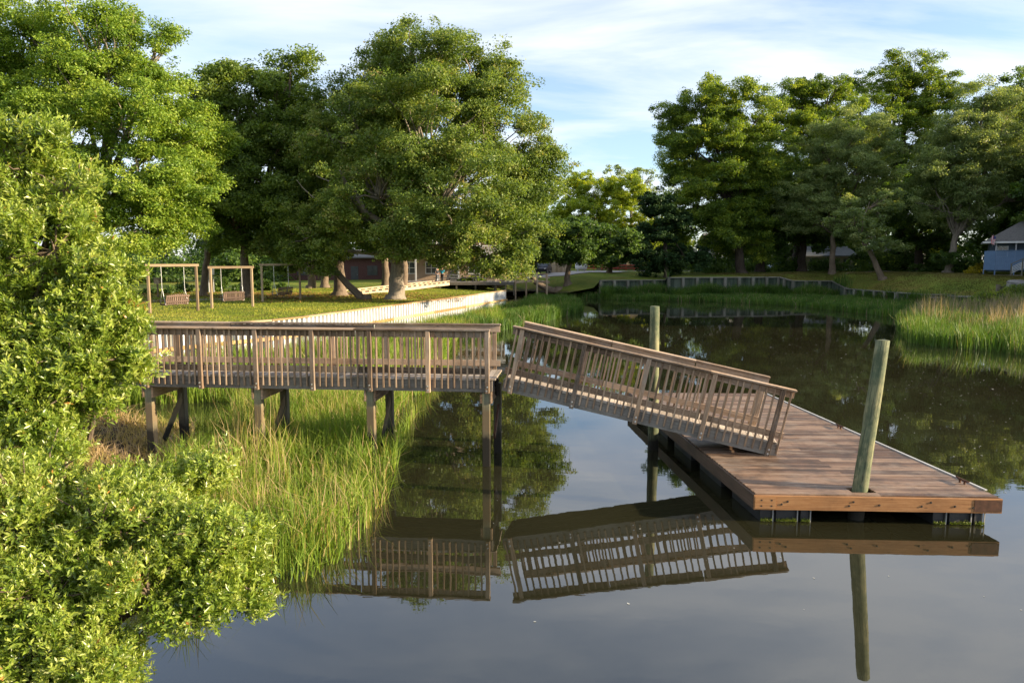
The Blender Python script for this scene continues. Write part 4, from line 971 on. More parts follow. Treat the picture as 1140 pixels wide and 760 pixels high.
for k in range(3):
    mb = MB(); x = k + .1; b0 = .35 + .55 * k
    for j in range(5): mb.beam((x + .04, .02, b0 + .17 * j), (x + .76, .02, b0 + .17 * j + .42), .03, .05)
    mb.beam((x, .02, b0 - .1), (x, .02, b0 + .7), .05, .05, (0, 1, 0)); mb.beam((x + .8, .02, b0 + .3), (x + .8, .02, b0 + 1.15), .05, .05, (0, 1, 0)); mb.build('lattice_panel', M['white'], st)
fl = empty('flag', cl(.9, 1.3, he - .75), label='small red white and blue flag hanging under the cottage roof corner', cat='flag')
mb = MB(); mb.tube([(0, 0, .3), (-.15, -.3, 1.7)], [.025, .02], 8); mb.build('staff', M['grey'], fl)
def flagm():
    m, t, p, _ = new_mat('striped_cloth'); o = coord(t, 'Object'); sp_ = nn(t, 'ShaderNodeSeparateXYZ'); t.links.new(o, sp_.inputs[0])
    f = math1(t, 'GREATER_THAN', math1(t, 'FRACT', math1(t, 'MULTIPLY', sp_.outputs[0], 9.0)), .5)
    c = mix(t, f, (.55, .03, .04), (.75, .75, .75)); cu = math1(t, 'MULTIPLY', math1(t, 'GREATER_THAN', sp_.outputs[2], 1.15), math1(t, 'GREATER_THAN', sp_.outputs[0], -.16)); c = mix(t, cu, c, (.03, .05, .2)); t.links.new(c, p.inputs['Base Color']); return m
V = []; F = []
for i in range(9):
    for j in range(12): V.append((-.32 + .055 * i * 1.0, -.3 + .05 * math.sin(i * 1.4 + j * .3), 1.6 - .09 * j - .02 * i))
for i in range(8):
    for j in range(11): q_ = i * 12 + j; F.append((q_, q_ + 1, q_ + 13, q_ + 12))
link('cloth', np_mesh('cloth', V, F, smooth=True), flagm(), fl)
# bits along the right shore
p = at(1049, 331, 1.0); bx = empty('shore_step', (p.x, p.y, p.z - .25), label='small grey wooden step fixed to the end of the right seawall', cat='step')
mb = MB(); mb.box(-1.0, 1.0, -.5, .4, .2, .32); mb.box(-.9, .9, -.35, .4, .45, .55); mb.build('tread', M['gpost'], bx)
for x in (-.85, .85): mb = MB(); mb.box(x - .06, x + .06, -.45, -.33, -1.3, .198); mb.build('leg', M['gpost'], bx)
p = onground(1115, 326); sb = empty('stump_post', p, label='pair of short dark timber posts standing in the shore plants', cat='posts')
mb = MB(); mb.beam((-.35, 0, -.2), (-.35, 0, .75), .25, .25, (0, 1, 0)); mb.build('post', M['bent_dark'], sb); mb = MB(); mb.beam((.35, 0, -.2), (.35, 0, .7), .25, .25, (0, 1, 0)); mb.build('post', M['bent_dark'], sb); mb = MB(); mb.box(-.22, .22, -.05, .05, .1, .6); mb.build('board', M['bent_dark'], sb)
M['rock'] = plain('grey_rock', (.22, .21, .2), .9, .3, 2, 0, .2, .6)
for k, (u, v, r_, lab) in enumerate(((1133, 331, .9, 'largest grey rock among the shore plants at the right edge'), (1094, 333, .45, 'small grey rock just below the end of the right seawall'), (1105, 331, .4, 'small pale rock right beside the dark shore posts'))):
    bmx = bmesh.new(); bmesh.ops.create_icosphere(bmx, subdivisions=3, radius=r_); rr = np.random.default_rng(k)
    ph = rr.uniform(0, 6, 6)
    for vv in bmx.verts:
        c_ = vv.co.normalized(); vv.co *= 1 + .16 * math.sin(3 * c_.x + ph[0]) + .12 * math.sin(5 * c_.y + ph[1]) + .1 * math.sin(6 * c_.z + ph[2] + 3 * c_.x); vv.co.z *= .55
    me = bpy.data.meshes.new('rock'); bmx.to_mesh(me); bmx.free(); p = atd(u, v, 64.5); p.z = gz(p.x, p.y, .3); o = link('rock', me, M['rock']); o.location = p + Vector((0, 0, r_ * .2)); tag(o, lab, 'rock')
# ------------------------------------------------------------------ trees
def ground_at(u, v): return onground(u, v)
def T(name, label, Y, lob, base_uv, fork_uv, r0, leafm, depth=None, **k):
    b = onground(*base_uv) if base_uv[1] is not None else None
    if k.pop('setY', False) or abs(b.y - Y) > 60:
        p = atd(base_uv[0], base_uv[1], Y); b = Vector((p.x, Y, gz(p.x, Y)))
    Y = b.y
    f = atd(fork_uv[0], fork_uv[1], Y)
    return tree(name, label, lobes_px(lob, Y, depth), b, f, r0, leafm, **k)

def oak_limbs(mb, base):
    rng = np.random.default_rng(3)
    def P(u, v, dy=0): p = atd(u, v, base.y + dy); return np.array(p - base)
    for chain, r in (([(440, 290), (430, 262), (405, 235), (385, 205), (378, 190)], .42), ([(440, 285), (428, 255), (398, 240), (372, 218)], .3), ([(405, 236), (388, 216), (352, 196)], .2),
                     ([(445, 280), (440, 245), (432, 215), (420, 190)], .3), ([(447, 280), (470, 240), (500, 215), (525, 190)], .34), ([(420, 248), (392, 245), (360, 228), (330, 200)], .16),
                     ([(448, 282), (480, 262), (520, 252), (560, 250)], .25)):
        p = [P(u, v, -1.6 - .9 * i) for i, (u, v) in enumerate(chain)]
        p = np.concatenate([bez(p[i], p[i + 1], rng.normal(0, .25, 3), 4, rng)[:-1] for i in range(len(p) - 1)] + [p[-1:]])
        mb.tube(p, list(np.linspace(r, r * .12, len(p))), 8, rough=.1)
T('oak_tree', 'huge spreading live oak on the lawn behind the white seawall', 55,
  [(468, 78, 62, 46), (425, 95, 55, 46, 1), (540, 104, 52, 48, 1), (395, 135, 58, 55, -1), (475, 140, 80, 60, -3), (555, 165, 55, 62), (592, 180, 27, 32), (365, 172, 42, 55, 1), (418, 205, 65, 52, -4), (505, 215, 75, 62, -5),
   (570, 235, 48, 48, -1), (535, 275, 46, 30, -4), (470, 262, 60, 28, -5), (385, 255, 45, 38, -2), (338, 250, 34, 38, -1), (352, 285, 24, 16, -1), (590, 205, 30, 36), (465, 54, 34, 22), (550, 70, 28, 20, 1), (585, 268, 30, 22, -4), (560, 290, 32, 14, -5), (610, 188, 18, 20), (500, 292, 26, 10, -4)],
  (440, 333), (443, 285), .62, 'oak', n=430000, leaf=.17, clump=.8, seed=11, per=45, shell=.4, twigs=260, sub=1.2, bark='bark_pale', extra=oak_limbs, cat='tree')
T('oak_tree', 'dark leaning oak trunk on the lawn beside the huge live oak', 55,
  [(352, 270, 26, 22, 1), (330, 285, 22, 14, 0), (370, 262, 20, 18, 1), (310, 276, 24, 18, 1)], (408, 333), (360, 291), .30, 'oak', n=16000, leaf=.27, clump=.8, seed=12, twigs=20, trunk_bend=(.5, 0, -.35))
T('oak_tree', 'straight trunked shady oak on the lawn left of the leaning oak', 58,
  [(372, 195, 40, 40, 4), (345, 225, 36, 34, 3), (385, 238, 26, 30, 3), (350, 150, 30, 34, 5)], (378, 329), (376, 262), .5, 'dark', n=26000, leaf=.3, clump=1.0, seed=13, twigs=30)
# bright tree on the far left
T('leafy_tree', 'tall sunlit yellow-green tree rising on the left edge behind the swings', 47,
  [(55, 25, 85, 34), (125, 42, 42, 26, -1), (150, 25, 30, 16), (20, 85, 60, 55), (100, 90, 65, 40, -1), (165, 75, 36, 22), (150, 130, 62, 42, -2), (205, 145, 40, 36, -1), (222, 170, 32, 30), (75, 155, 70, 45, -2), (165, 190, 55, 40, -3),
   (205, 215, 34, 36, -2), (120, 225, 60, 40, -3), (175, 258, 48, 30, -3), (205, 250, 28, 30, -2), (60, 215, 60, 40, 0), (-30, 120, 60, 90), (180, 40, 16, 14)],
  (95, 338), (105, 255), .55, 'oak2', n=350000, leaf=.16, clump=.75, seed=21, per=45, shell=.4, twigs=200, sub=1.15, bark='bark_pale')
T('leafy_tree', 'dark round-headed tree standing between the sunlit left tree and the live oak', 62,
  [(318, 78, 26, 20), (285, 105, 48, 32), (240, 112, 36, 30), (325, 125, 40, 45), (268, 160, 55, 45), (300, 200, 62, 50, -1), (250, 225, 40, 45), (330, 215, 40, 50, 1), (275, 265, 48, 24), (222, 150, 30, 40, 2), (255, 80, 20, 10), (310, 260, 30, 24)],
  (274, 331), (272, 275), .42, 'mid', n=190000, leaf=.215, clump=.95, seed=22, per=50, twigs=110, sub=1.4, shell=.35)
T('leafy_tree', 'slim tree with a bare trunk just behind the middle swing frame', 60,
  [(270, 235, 30, 30, 3), (240, 255, 28, 24, 4), (232, 200, 24, 34, 5)], (226, 329), (232, 262), .3, 'dark', n=18000, leaf=.3, clump=.9, seed=23, twigs=30)
for k, (u, v, lab) in enumerate(((346, 321, 'thin dark trunked tree before the red brick building, left one'), (362, 320, 'thin dark trunked tree before the red brick building, right one'), (429, 320, 'dark trunked tree close behind the huge live oak, on its left'), (450, 322, 'dark trunked tree close behind the huge live oak, on its right'))):
    T('leafy_tree', lab, 75, [(u - 8, 215, 40, 35), (u + 12, 250, 36, 28), (u, 165, 34, 36)], (u, v), (u, 268), .4, 'dark', n=20000, leaf=.36, clump=1.1, seed=31 + k, twigs=25)

# centre, behind the head of the creek
T('leafy_tree', 'sunlit yellow-green tree at the head of the creek beyond the road', 135,
  [(655, 215, 28, 20), (640, 240, 34, 22, -3), (690, 240, 36, 22), (665, 262, 40, 22, -4), (712, 262, 26, 26), (625, 262, 24, 24), (690, 212, 30, 16), (640, 205, 16, 12)], (668, 297), (668, 268), .5, 'yellow', n=110000, leaf=.32, clump=1.05, seed=41, sub=1.6, shell=.25, twigs=60, setY=True, bark='bark_pale')
T('leafy_tree', 'thin-crowned tree with bare branches rising behind the yellow-green tree', 150,
  [(700, 195, 28, 12), (680, 200, 20, 10), (718, 205, 16, 14), (695, 225, 24, 18), (735, 235, 20, 30)], (702, 296), (702, 225), .45, 'pale', n=9000, leaf=.36, clump=1.1, seed=42, twigs=70, setY=True, bark='bark_pale', minr=.09)
T('oak_tree', 'dark low oak leaning over the little footbridge', 88,
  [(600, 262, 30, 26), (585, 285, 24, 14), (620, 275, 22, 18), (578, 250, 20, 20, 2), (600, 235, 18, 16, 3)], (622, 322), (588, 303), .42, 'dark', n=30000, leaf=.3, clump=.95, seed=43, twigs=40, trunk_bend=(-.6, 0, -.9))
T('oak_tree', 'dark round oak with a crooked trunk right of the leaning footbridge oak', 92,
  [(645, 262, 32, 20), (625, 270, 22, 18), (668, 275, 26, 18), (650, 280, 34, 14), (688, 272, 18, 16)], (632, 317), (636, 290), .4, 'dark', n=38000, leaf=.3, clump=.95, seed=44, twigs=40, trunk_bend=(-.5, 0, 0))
T('leafy_tree', 'small dark twin trunked tree beside the road at the head of the creek', 100,
  [(690, 282, 22, 12), (670, 284, 18, 10), (705, 270, 16, 14)], (678, 304), (682, 285), .35, 'dark', n=16000, leaf=.32, clump=.9, seed=45, twigs=20)
# right bank
T('cedar_tree', 'black-green conical cedar at the left end of the right bank trees', 95,
  [(735, 225, 18, 22), (732, 255, 26, 22), (740, 280, 34, 18), (720, 290, 22, 12), (765, 290, 24, 14), (745, 240, 22, 20)], (742, 309), (740, 255), .3, 'cedar', n=42000, leaf=.3, clump=.75, seed=51, twigs=20, bark='bark_dark', up=.2)
T('leafy_tree', 'big dense green tree with a sunlit top at the left of the right bank', 102,
  [(800, 112, 40, 20), (775, 135, 36, 28), (835, 130, 26, 30), (790, 165, 46, 36), (760, 175, 26, 30), (840, 175, 36, 40), (770, 215, 34, 34), (815, 215, 50, 40), (800, 255, 44, 28), (850, 240, 34, 36), (825, 278, 30, 18)],
  (826, 304), (815, 240), .6, 'maple', n=340000, leaf=.24, clump=1.05, seed=52, sub=1.6, shell=.3, twigs=70, bark='bark_dark')
T('leafy_tree', 'green tree with a notched top behind the grey-green leaning tree', 112,
  [(890, 105, 32, 20), (925, 100, 34, 18), (880, 140, 40, 32), (930, 140, 42, 34), (895, 185, 46, 36), (870, 225, 40, 34), (915, 250, 44, 28), (945, 190, 30, 40)],
  (884, 302), (890, 235), .55, 'maple', n=240000, leaf=.25, clump=1.05, seed=53, sub=1.6, shell=.3, twigs=60, bark='bark_dark', setY=True)
T('leafy_tree', 'tallest bright green tree on the right bank with a sunlit peak', 118,
  [(1010, 75, 30, 16), (985, 92, 36, 20), (1035, 100, 32, 22), (1000, 120, 50, 30), (975, 150, 46, 34), (1035, 145, 40, 34), (1010, 185, 50, 40), (980, 230, 46, 36), (1050, 210, 44, 40), (1020, 255, 44, 26)],
  (996, 298), (998, 235), .65, 'maple', n=260000, leaf=.25, clump=1.05, seed=54, sub=1.6, shell=.3, twigs=60, bark='bark_dark', setY=True)
def lean_limb(mb, base): pass
T('leafy_tree', 'feathery grey-green tree with a straight grey trunk near the water', 88,
  [(950, 142, 36, 18), (925, 160, 36, 22), (975, 165, 28, 24), (940, 190, 44, 24), (905, 212, 34, 22), (965, 210, 34, 26), (885, 225, 26, 18), (925, 235, 40, 20), (900, 250, 26, 14), (950, 250, 26, 16)],
  (926, 305), (928, 258), .42, 'pale', n=160000, leaf=.185, clump=1.0, seed=55, sub=1.2, shell=.3, twigs=70, flat=.55)
T('leafy_tree', 'small leaning tree with forked grey trunk on the right lawn', 82,
  [(965, 262, 24, 16), (985, 270, 18, 12), (950, 245, 22, 16), (970, 225, 24, 18, 2)], (983, 311), (958, 262), .33, 'pale', n=14000, leaf=.26, clump=.75, seed=56, twigs=30, trunk_bend=(.4, 0, 0))
T('leafy_tree', 'wide grey-green tree with a pale forked trunk beside the blue cottage', 88,
  [(1095, 105, 22, 14), (1120, 125, 34, 22), (1085, 140, 40, 26), (1060, 165, 36, 26), (1110, 170, 46, 30), (1045, 195, 34, 24), (1085, 205, 48, 28), (1040, 225, 36, 20), (1075, 240, 36, 18), (1140, 160, 40, 50, 2), (1135, 215, 30, 20, 2)],
  (1055, 304), (1064, 262), .5, 'pale', n=220000, leaf=.195, clump=1.0, seed=57, sub=1.35, shell=.3, twigs=100, bark='bark_pale', flat=.6)
T('leafy_tree', 'tall dark tree growing behind the roof of the blue cottage', 112,
  [(1130, 110, 40, 30), (1160, 140, 50, 50), (1110, 180, 40, 40), (1160, 210, 50, 40), (1120, 225, 40, 24), (1090, 130, 30, 28)], (1135, 296), (1130, 240), .55, 'dark', n=110000, leaf=.32, clump=1.05, seed=58, sub=1.8, shell=.3, twigs=50, setY=True, bark='bark_dark')
for k, (u, v, lab) in enumerate(((846, 302, 'dark trunk half hidden in deep shade under the big dense green tree'), (892, 303, 'thick dark trunk with a low fork just left of the straight grey trunk'), (1022, 299, 'stout dark trunk in the shade between the leaning tree and the pale forked tree'))):
    T('leafy_tree', lab, 104, [(u - 12, 245, 36, 26), (u + 14, 262, 34, 18), (u, 215, 40, 30)], (u, v), (u + 2, 262), .6, 'dark', n=26000, leaf=.36, clump=1.1, seed=61 + k, twigs=25, bark='bark_dark', setY=True)

# shade trees standing outside the view along the right bank: copies of the bank's own kinds
def shade(x, y, s, seed, leafm='dark'):
    rng = np.random.default_rng(seed); z = gz(x, y, 2); lob = []
    for i in range(15):
        a = rng.uniform(0, 6.28); r = rng.uniform(0, 5) * s; lob.append(((x + math.cos(a) * r, y + math.sin(a) * r, z + rng.uniform(2.2, 14.5) * s), (3.6 * s, 3.6 * s, 3 * s)))
    return tree('leafy_tree', 'broad shady tree further along the right bank beyond the cottage', lob, (x, y, z), (x, y, z + 4 * s), .5, leafm, n=42000, leaf=.5, clump=1.3, seed=seed, twigs=15, bark='bark_dark', group='shade trees beyond the cottage')
proto = shade(60, 66, 1.0, 71)
for x, y, rz, s in ((56, 59, 1, .9), (66, 73, 2, 1.05), (74, 74, 3, 1.1), (66, 82, 4, 1), (78, 92, .5, 1.1), (53, 52, 2.2, .8), (84, 66, 5, 1.15), (88, 104, 3, 1.1), (72, 60, 2.8, 1.0), (70, 95, 1, 1.05), (78, 52, 4, 1.1), (90, 84, 0, 1.2), (61, 73, 5.5, .8), (50, 46, 2, .6)):
    c = copy_tree(proto); c.location = (x, y, gz(x, y, 2)); c.rotation_euler.z = rz; c.scale = (s, s, s)

# far woods closing the view
def woods(name, label, pts, hs, n, leaf, mat, seed, clump=2.2):
    rng = np.random.default_rng(seed); lob = []
    for i in range(len(pts) - 1):
        a, b = np.array(pts[i]), np.array(pts[i + 1]); L = np.linalg.norm(b - a); m = max(1, int(L / 6))
        for k in range(m):
            p = a + (b - a) * (k + rng.uniform()) / m; h = (hs[i] + (hs[i + 1] - hs[i]) * k / m) * rng.uniform(.6, 1.05)
            lob.append(((p[0], p[1] + rng.uniform(-4, 4), 1.5 + h * .45), (5, 4, h * .55)))
    V, F, Tn, C = crown(lob, n, leaf, clump, rng, 50, .7, .5)
    o = link(name, np_mesh(name, V, F, Tn), M[mat]); return tag(o, label, 'woods', kind='stuff')
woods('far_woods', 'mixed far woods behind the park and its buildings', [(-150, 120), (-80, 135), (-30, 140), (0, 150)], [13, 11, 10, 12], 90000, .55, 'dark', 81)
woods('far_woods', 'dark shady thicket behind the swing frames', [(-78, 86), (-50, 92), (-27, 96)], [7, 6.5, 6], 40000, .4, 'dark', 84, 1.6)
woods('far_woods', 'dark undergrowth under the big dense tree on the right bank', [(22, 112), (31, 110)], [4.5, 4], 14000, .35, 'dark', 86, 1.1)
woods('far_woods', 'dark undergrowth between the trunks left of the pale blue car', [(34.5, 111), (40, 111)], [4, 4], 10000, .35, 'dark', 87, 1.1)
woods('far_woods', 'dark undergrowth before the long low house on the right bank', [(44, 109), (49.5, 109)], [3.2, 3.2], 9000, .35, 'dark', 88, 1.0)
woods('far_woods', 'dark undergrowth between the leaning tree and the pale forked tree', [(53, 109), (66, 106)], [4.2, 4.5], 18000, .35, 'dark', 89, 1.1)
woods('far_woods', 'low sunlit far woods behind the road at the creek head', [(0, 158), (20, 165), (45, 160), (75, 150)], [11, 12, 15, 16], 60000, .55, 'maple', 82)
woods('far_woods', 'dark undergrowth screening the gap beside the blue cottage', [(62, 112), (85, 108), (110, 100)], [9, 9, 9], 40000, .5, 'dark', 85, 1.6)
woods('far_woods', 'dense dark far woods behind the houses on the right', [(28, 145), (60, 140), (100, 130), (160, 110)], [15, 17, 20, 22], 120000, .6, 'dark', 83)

# ------------------------------------------------------------------ near shrubs
def shrub(name, label, lobes, base, n, leaf, seed, mat='shrub', twigs=60, per=13, spread=.055, shell=.35, stem_r=.03, bark='bark'):
    """whorls of upright leaves at twig ends"""
    rng = np.random.default_rng(seed); base = Vector(base); root = empty(name, base, label=label, cat='shrub')
    lob = [((c[0] - base.x, c[1] - base.y, c[2] - base.z), r) for c, r in lobes]
    C, d, idx = crown_points(lob, n * per, per, 0, 1, rng, shell, .3, 1.08)
    C += rng.normal(0, .06, C.shape)
    # sprays: group the twig ends so that gaps and dark hollows appear
    ax = d * .8 + np.array([0, 0, .65]) + rng.normal(0, .35, d.shape); ax /= np.linalg.norm(ax, axis=1, keepdims=True)
    K = len(C); lo = np.repeat(np.arange(K), per); m = len(lo)
    j = np.tile(np.linspace(0, 1, per), K); A = ax[lo]
    s = rng.normal(size=(m, 3)); s -= A * np.sum(s * A, 1, keepdims=True); s /= np.linalg.norm(s, axis=1, keepdims=True)
    B = C[lo] - A * (1 - j)[:, None] * spread * 2.2
    ld_ = A * (.35 + .6 * j)[:, None] + s * (1.1 - .55 * j)[:, None] + rng.normal(0, .12, (m, 3)); ld_ /= np.linalg.norm(ld_, axis=1, keepdims=True)
    L = (leaf * rng.uniform(.5, 1.5, m) * (1 - .25 * j))[:, None]
    wv = np.cross(ld_, A + rng.normal(0, .3, (m, 3))); wv /= np.linalg.norm(wv, axis=1, keepdims=True); nv = np.cross(wv, ld_)
    Wd = L * .17
    V = np.empty((m, 6, 3), np.float32)
    V[:, 0] = B; V[:, 1] = B + ld_ * L * .55 + wv * Wd + nv * L * .05; V[:, 2] = B + ld_ * L * .5; V[:, 3] = B + ld_ * L * .55 - wv * Wd + nv * L * .05
    V[:, 4] = B + ld_ * L * 1.0 - nv * L * .06; V[:, 5] = V[:, 2] - nv * L * .02
    b = (np.arange(m) * 6)[:, None]
    F = np.concatenate([b + np.array([0, 5, 4, 1]), b + np.array([0, 3, 4, 5])], 0)
    ct = np.clip(rng.normal(.45, .16, K), 0, 1)
    ti = np.clip(ct[lo] + .22 * (j - .5) + rng.normal(0, .1, m), 0, .97); ti[rng.uniform(size=m) < .002] = 1.3
    link('crown', np_mesh('crown', V.reshape(-1, 3), F, np.repeat(ti, 6)), M[mat], root)
    mb = MB(); lc = np.array([c for c, r in lob])
    for c in lc: mb.tube(bez((rng.normal(0, .15), rng.normal(0, .15), -.2), c, rng.normal(0, .15, 3), 6, rng, .02), list(np.linspace(stem_r, stem_r * .5, 6)), 6, rough=.2)
    for i in rng.choice(K, min(twigs, K), replace=False):
        q = np.argmin(np.linalg.norm(lc - C[i], axis=1)); mb.tube(bez(lc[q], C[i], rng.normal(0, .06, 3), 5, rng, .02), list(np.linspace(stem_r * .35, stem_r * .12, 5)), 5, cap=False)
    mb.build('stem', M[bark], root); return root
def near_lobes(lst):
    out = []
    for u, v, ru, rv, y in lst:
        c = atd(u, v, y); s = y / FPX; out.append((tuple(c), (ru * s, (ru + rv) / 2 * s * .8, rv * s)))
    return out
shrub('tall_shrub', 'tall bright evergreen shrub filling the left edge above the pier', near_lobes([
    (20, 190, 60, 48, 8.5), (70, 215, 45, 34, 8.3), (-30, 260, 80, 80, 8.4), (60, 280, 75, 48, 8.0), (55, 250, 50, 34, 8.2), (118, 292, 34, 22, 8.0), (30, 360, 90, 60, 7.8), (110, 350, 55, 34, 7.8), (85, 400, 70, 40, 7.6), (125, 335, 44, 26, 7.9), (135, 395, 30, 26, 7.7), (40, 440, 75, 40, 7.5), (-40, 400, 80, 90, 7.8), (150, 360, 24, 14, 7.9), (10, 145, 36, 20, 8.6), (40, 470, 55, 36, 7.4), (95, 440, 34, 22, 7.5)]),
    (-6.1, 8.0, .9), 16500, .066, 91, twigs=260, stem_r=.045)
shrub('low_shrub', 'low spreading bright evergreen shrub leaning over the water at bottom left', near_lobes([
    (50, 535, 80, 46, 6.6), (150, 546, 62, 34, 6.6), (225, 515, 34, 34, 6.9), (110, 590, 90, 55, 6.1), (200, 590, 70, 46, 6.2), (255, 610, 44, 42, 6.2), (60, 660, 90, 62, 5.7), (165, 660, 80, 46, 5.8), (240, 665, 48, 34, 6.0), (20, 590, 70, 70, 6.0), (110, 735, 62, 46, 5.5), (30, 745, 80, 60, 5.4), (278, 640, 22, 26, 6.2), (275, 585, 26, 22, 6.4), (-40, 680, 80, 90, 5.6)]),
    (-4.7, 6.0, .5), 20500, .052, 92, twigs=520, stem_r=.04)
# ------------------------------------------------------------------ marsh grass (beyond counting)
def px_poly(lst, z=0): return [at(u, v, z) for u, v in lst]
rg = np.random.default_rng(101)
# bed left of the pier front, reaching under it
poly = px_poly([(460, 440), (440, 468), (416, 520), (402, 556), (380, 588), (354, 614), (328, 634), (300, 640), (262, 640)]) + [Vector((-4.2, 8.6, 0)), Vector((-6.6, 12, 0)), Vector((-7.2, 15.0, 0)), Vector((-7.3, 18, 0)), Vector((-8.6, 22.5, 0)), Vector((-7, 24, 0))]
def bed(name, label, poly, n, hm, w, mat, tan=.2, seed=1, hvar=.2, lean=.3, thin=None, tint0=.42, tantop=False, clumpy=1.3):
    rng = np.random.default_rng(seed); P = in_poly(poly, n, rng)
    dens = vnoise(P, clumpy, seed) * .6 + vnoise(P, clumpy * 3.1, seed + 2) * .4
    P = P[dens > rng.uniform(.05, .5, len(P))]
    z = np.array([max(-.05, gz(x, y, -1)) for x, y in P]) if len(P) < 60000 else np.zeros(len(P))
    h = hm * (.62 + .5 * vnoise(P, .8, seed + 5)) * np.clip(rng.normal(1, hvar, len(P)), .4, 1.5)
    tn = vnoise(P, .45, seed + 9)
    tint = np.clip(tint0 + (vnoise(P, 1.7, seed + 3) - .5) * .3 + rng.normal(0, .1, len(P)), 0, .66)
    dead = rng.uniform(size=len(P)) < tan * (.3 + 1.5 * tn); tint[dead] = rng.uniform(.76, 1, dead.sum()); h[dead] *= 1.08
    P3 = np.stack([P[:, 0], P[:, 1], z], 1)
    return blades(name, P3, h, w, tint, mat, lean, rng, label, 'marsh grass')
bed('marsh_grass', 'sunlit marsh grass beside and under the pier', poly, 23000, .74, .019, M['marsh'], .10, 5, lean=.34, tint0=.38)
# taller straw clump in it
bed('marsh_grass', 'straw-coloured tall stems among the marsh grass below the pier', px_poly([(250, 470), (310, 470), (325, 540), (255, 560)], .3), 350, 1.2, .014, M['marsh'], .75, 6, lean=.18)
# between pier and white seawall
poly2 = px_poly([(472, 440), (492, 412), (500, 392), (512, 374), (560, 366)]) + [wall_l[1] + Vector((1.8, -.6, 0)), wall_l[3] + Vector((1.8, -.7, 0)), wall_l[5] + Vector((1.5, -.8, 0)), wall_l[7] + Vector((1.2, -.8, 0)), wall_l[9] + Vector((.8, -.8, 0)), Vector((-17, 26, 0)), Vector((-12, 22, 0))]
bed('marsh_grass', 'green marsh grass between the pier and the white seawall', poly2, 42000, 1.0, .03, M['marsh'], .07, 7, tint0=.38, clumpy=.8)
poly3 = px_poly([(500, 378), (560, 368), (610, 358), (650, 346), (640, 338), (600, 334)]) + [wall_l[0] + Vector((1.6, -.6, 0)), wall_l[2] + Vector((1.8, -.8, 0)), wall_l[3] + Vector((1.9, -.8, 0))]
bed('marsh_grass', 'lush green marsh grass at the foot of the white seawall', poly3, 30000, 1.0, .045, M['marsh_r'], .02, 8, tint0=.32, clumpy=.5, hvar=.12)
# strip before the right seawall
w0 = wall_r
poly4 = px_poly([(612, 330.5), (690, 333.5), (780, 335.5), (880, 340), (960, 349), (1010, 356)]) + [Vector((p.x, p.y - .5, 0)) for p in (w0[8], w0[7], w0[6], w0[5], w0[4], w0[3], w0[2], w0[1], w0[0])] + [Vector((7, 86.5, 0))]
bed('marsh_grass', 'shaded green marsh grass along the foot of the right seawall', poly4, 42000, .75, .06, M['marsh_r'], .03, 9, tint0=.28, clumpy=.4, hvar=.14)
poly5 = px_poly([(996, 366), (1012, 382), (1060, 388), (1110, 392), (1150, 397), (1230, 402), (1230, 352), (1100, 350), (1020, 352)])
bed('reeds', 'reed bed with straw-coloured tops at the right edge of the water', poly5, 30000, 1.25, .035, M['marsh_r'], .04, 10, tint0=.4, clumpy=.6, hvar=.15, lean=.2)
bed('reeds', 'dry straw-coloured plumes above the green reeds on the right', px_poly([(1005, 366), (1040, 372), (1090, 374), (1150, 380), (1230, 384), (1230, 352), (1100, 350), (1024, 354)]), 4200, 1.75, .03, M['marsh_r'], 3.0, 12, clumpy=2.6, hvar=.12, lean=.16)
def ground_plants(name, label, pts, n, leaf, mat, seed, cat='shrub', kind=None):
    rng = np.random.default_rng(seed); base = Vector(pts[0][0]); root = None
    lob = [((c[0] - base.x, c[1] - base.y, c[2] - base.z), r) for c, r in pts]
    V, F, Tn, C = crown(lob, n, leaf, .35, rng, 30, .7, .4)
    o = link(name, np_mesh(name, V, F, Tn), M[mat]); o.location = base; return tag(o, label, cat, kind=kind)
def gl(u, v, ru, rv):
    p = onground(u, v); s = p.y / FPX; return (tuple(p + Vector((0, 0, rv * s * .7))), (ru * s, ru * s * .6, rv * s))
def gy(u, v, ru, rv, Y): p = atd(u, v, Y); k = Y / FPX; return (tuple(p), (ru * k, ru * k * .6, rv * k))
ground_plants('low_shrub', 'low green shrub tangle on the bank behind the straw reeds', [gy(1105, 339, 26, 8, 61), gy(1140, 335, 28, 10, 61), gy(1076, 338, 18, 6, 60), gy(1120, 329, 18, 7, 63), gy(1170, 336, 30, 12, 60), gy(1100, 328, 12, 5, 64)], 26000, .13, 'maple', 201)
ground_plants('golden_shrub', 'small golden-yellow shrub against the blue cottage', [gl(1087, 303, 12, 9), gl(1080, 305, 6, 3), gl(1094, 304, 5, 8)], 3000, .2, 'goldshrub', 202)
for k, (lab, L) in enumerate((('dark evergreen bush in the shade left of the golden shrub', [gl(1070, 304, 20, 15), gl(1040, 303, 16, 11)]), ('dark clipped hedge in the shade behind the leaning tree', [gl(1000, 300.5, 26, 10), gl(970, 301, 18, 9), gl(950, 301, 14, 9)]),
                              ('dark bushes at the foot of the big dense tree', [gl(770, 304, 26, 10), gl(800, 303.5, 24, 12), gl(740, 308, 26, 9)]), ('dark low hedge behind the swing frames', [gl(190, 326, 30, 6), gl(240, 325, 34, 6), gl(290, 324, 24, 5)]),
                              ('green bushes below the edge of the restaurant deck', [gl(520, 319, 18, 5), gl(548, 319, 16, 5)]))):
    ground_plants('bush', lab, L, 9000, .24, 'dark' if k != 4 else 'maple', 210 + k)
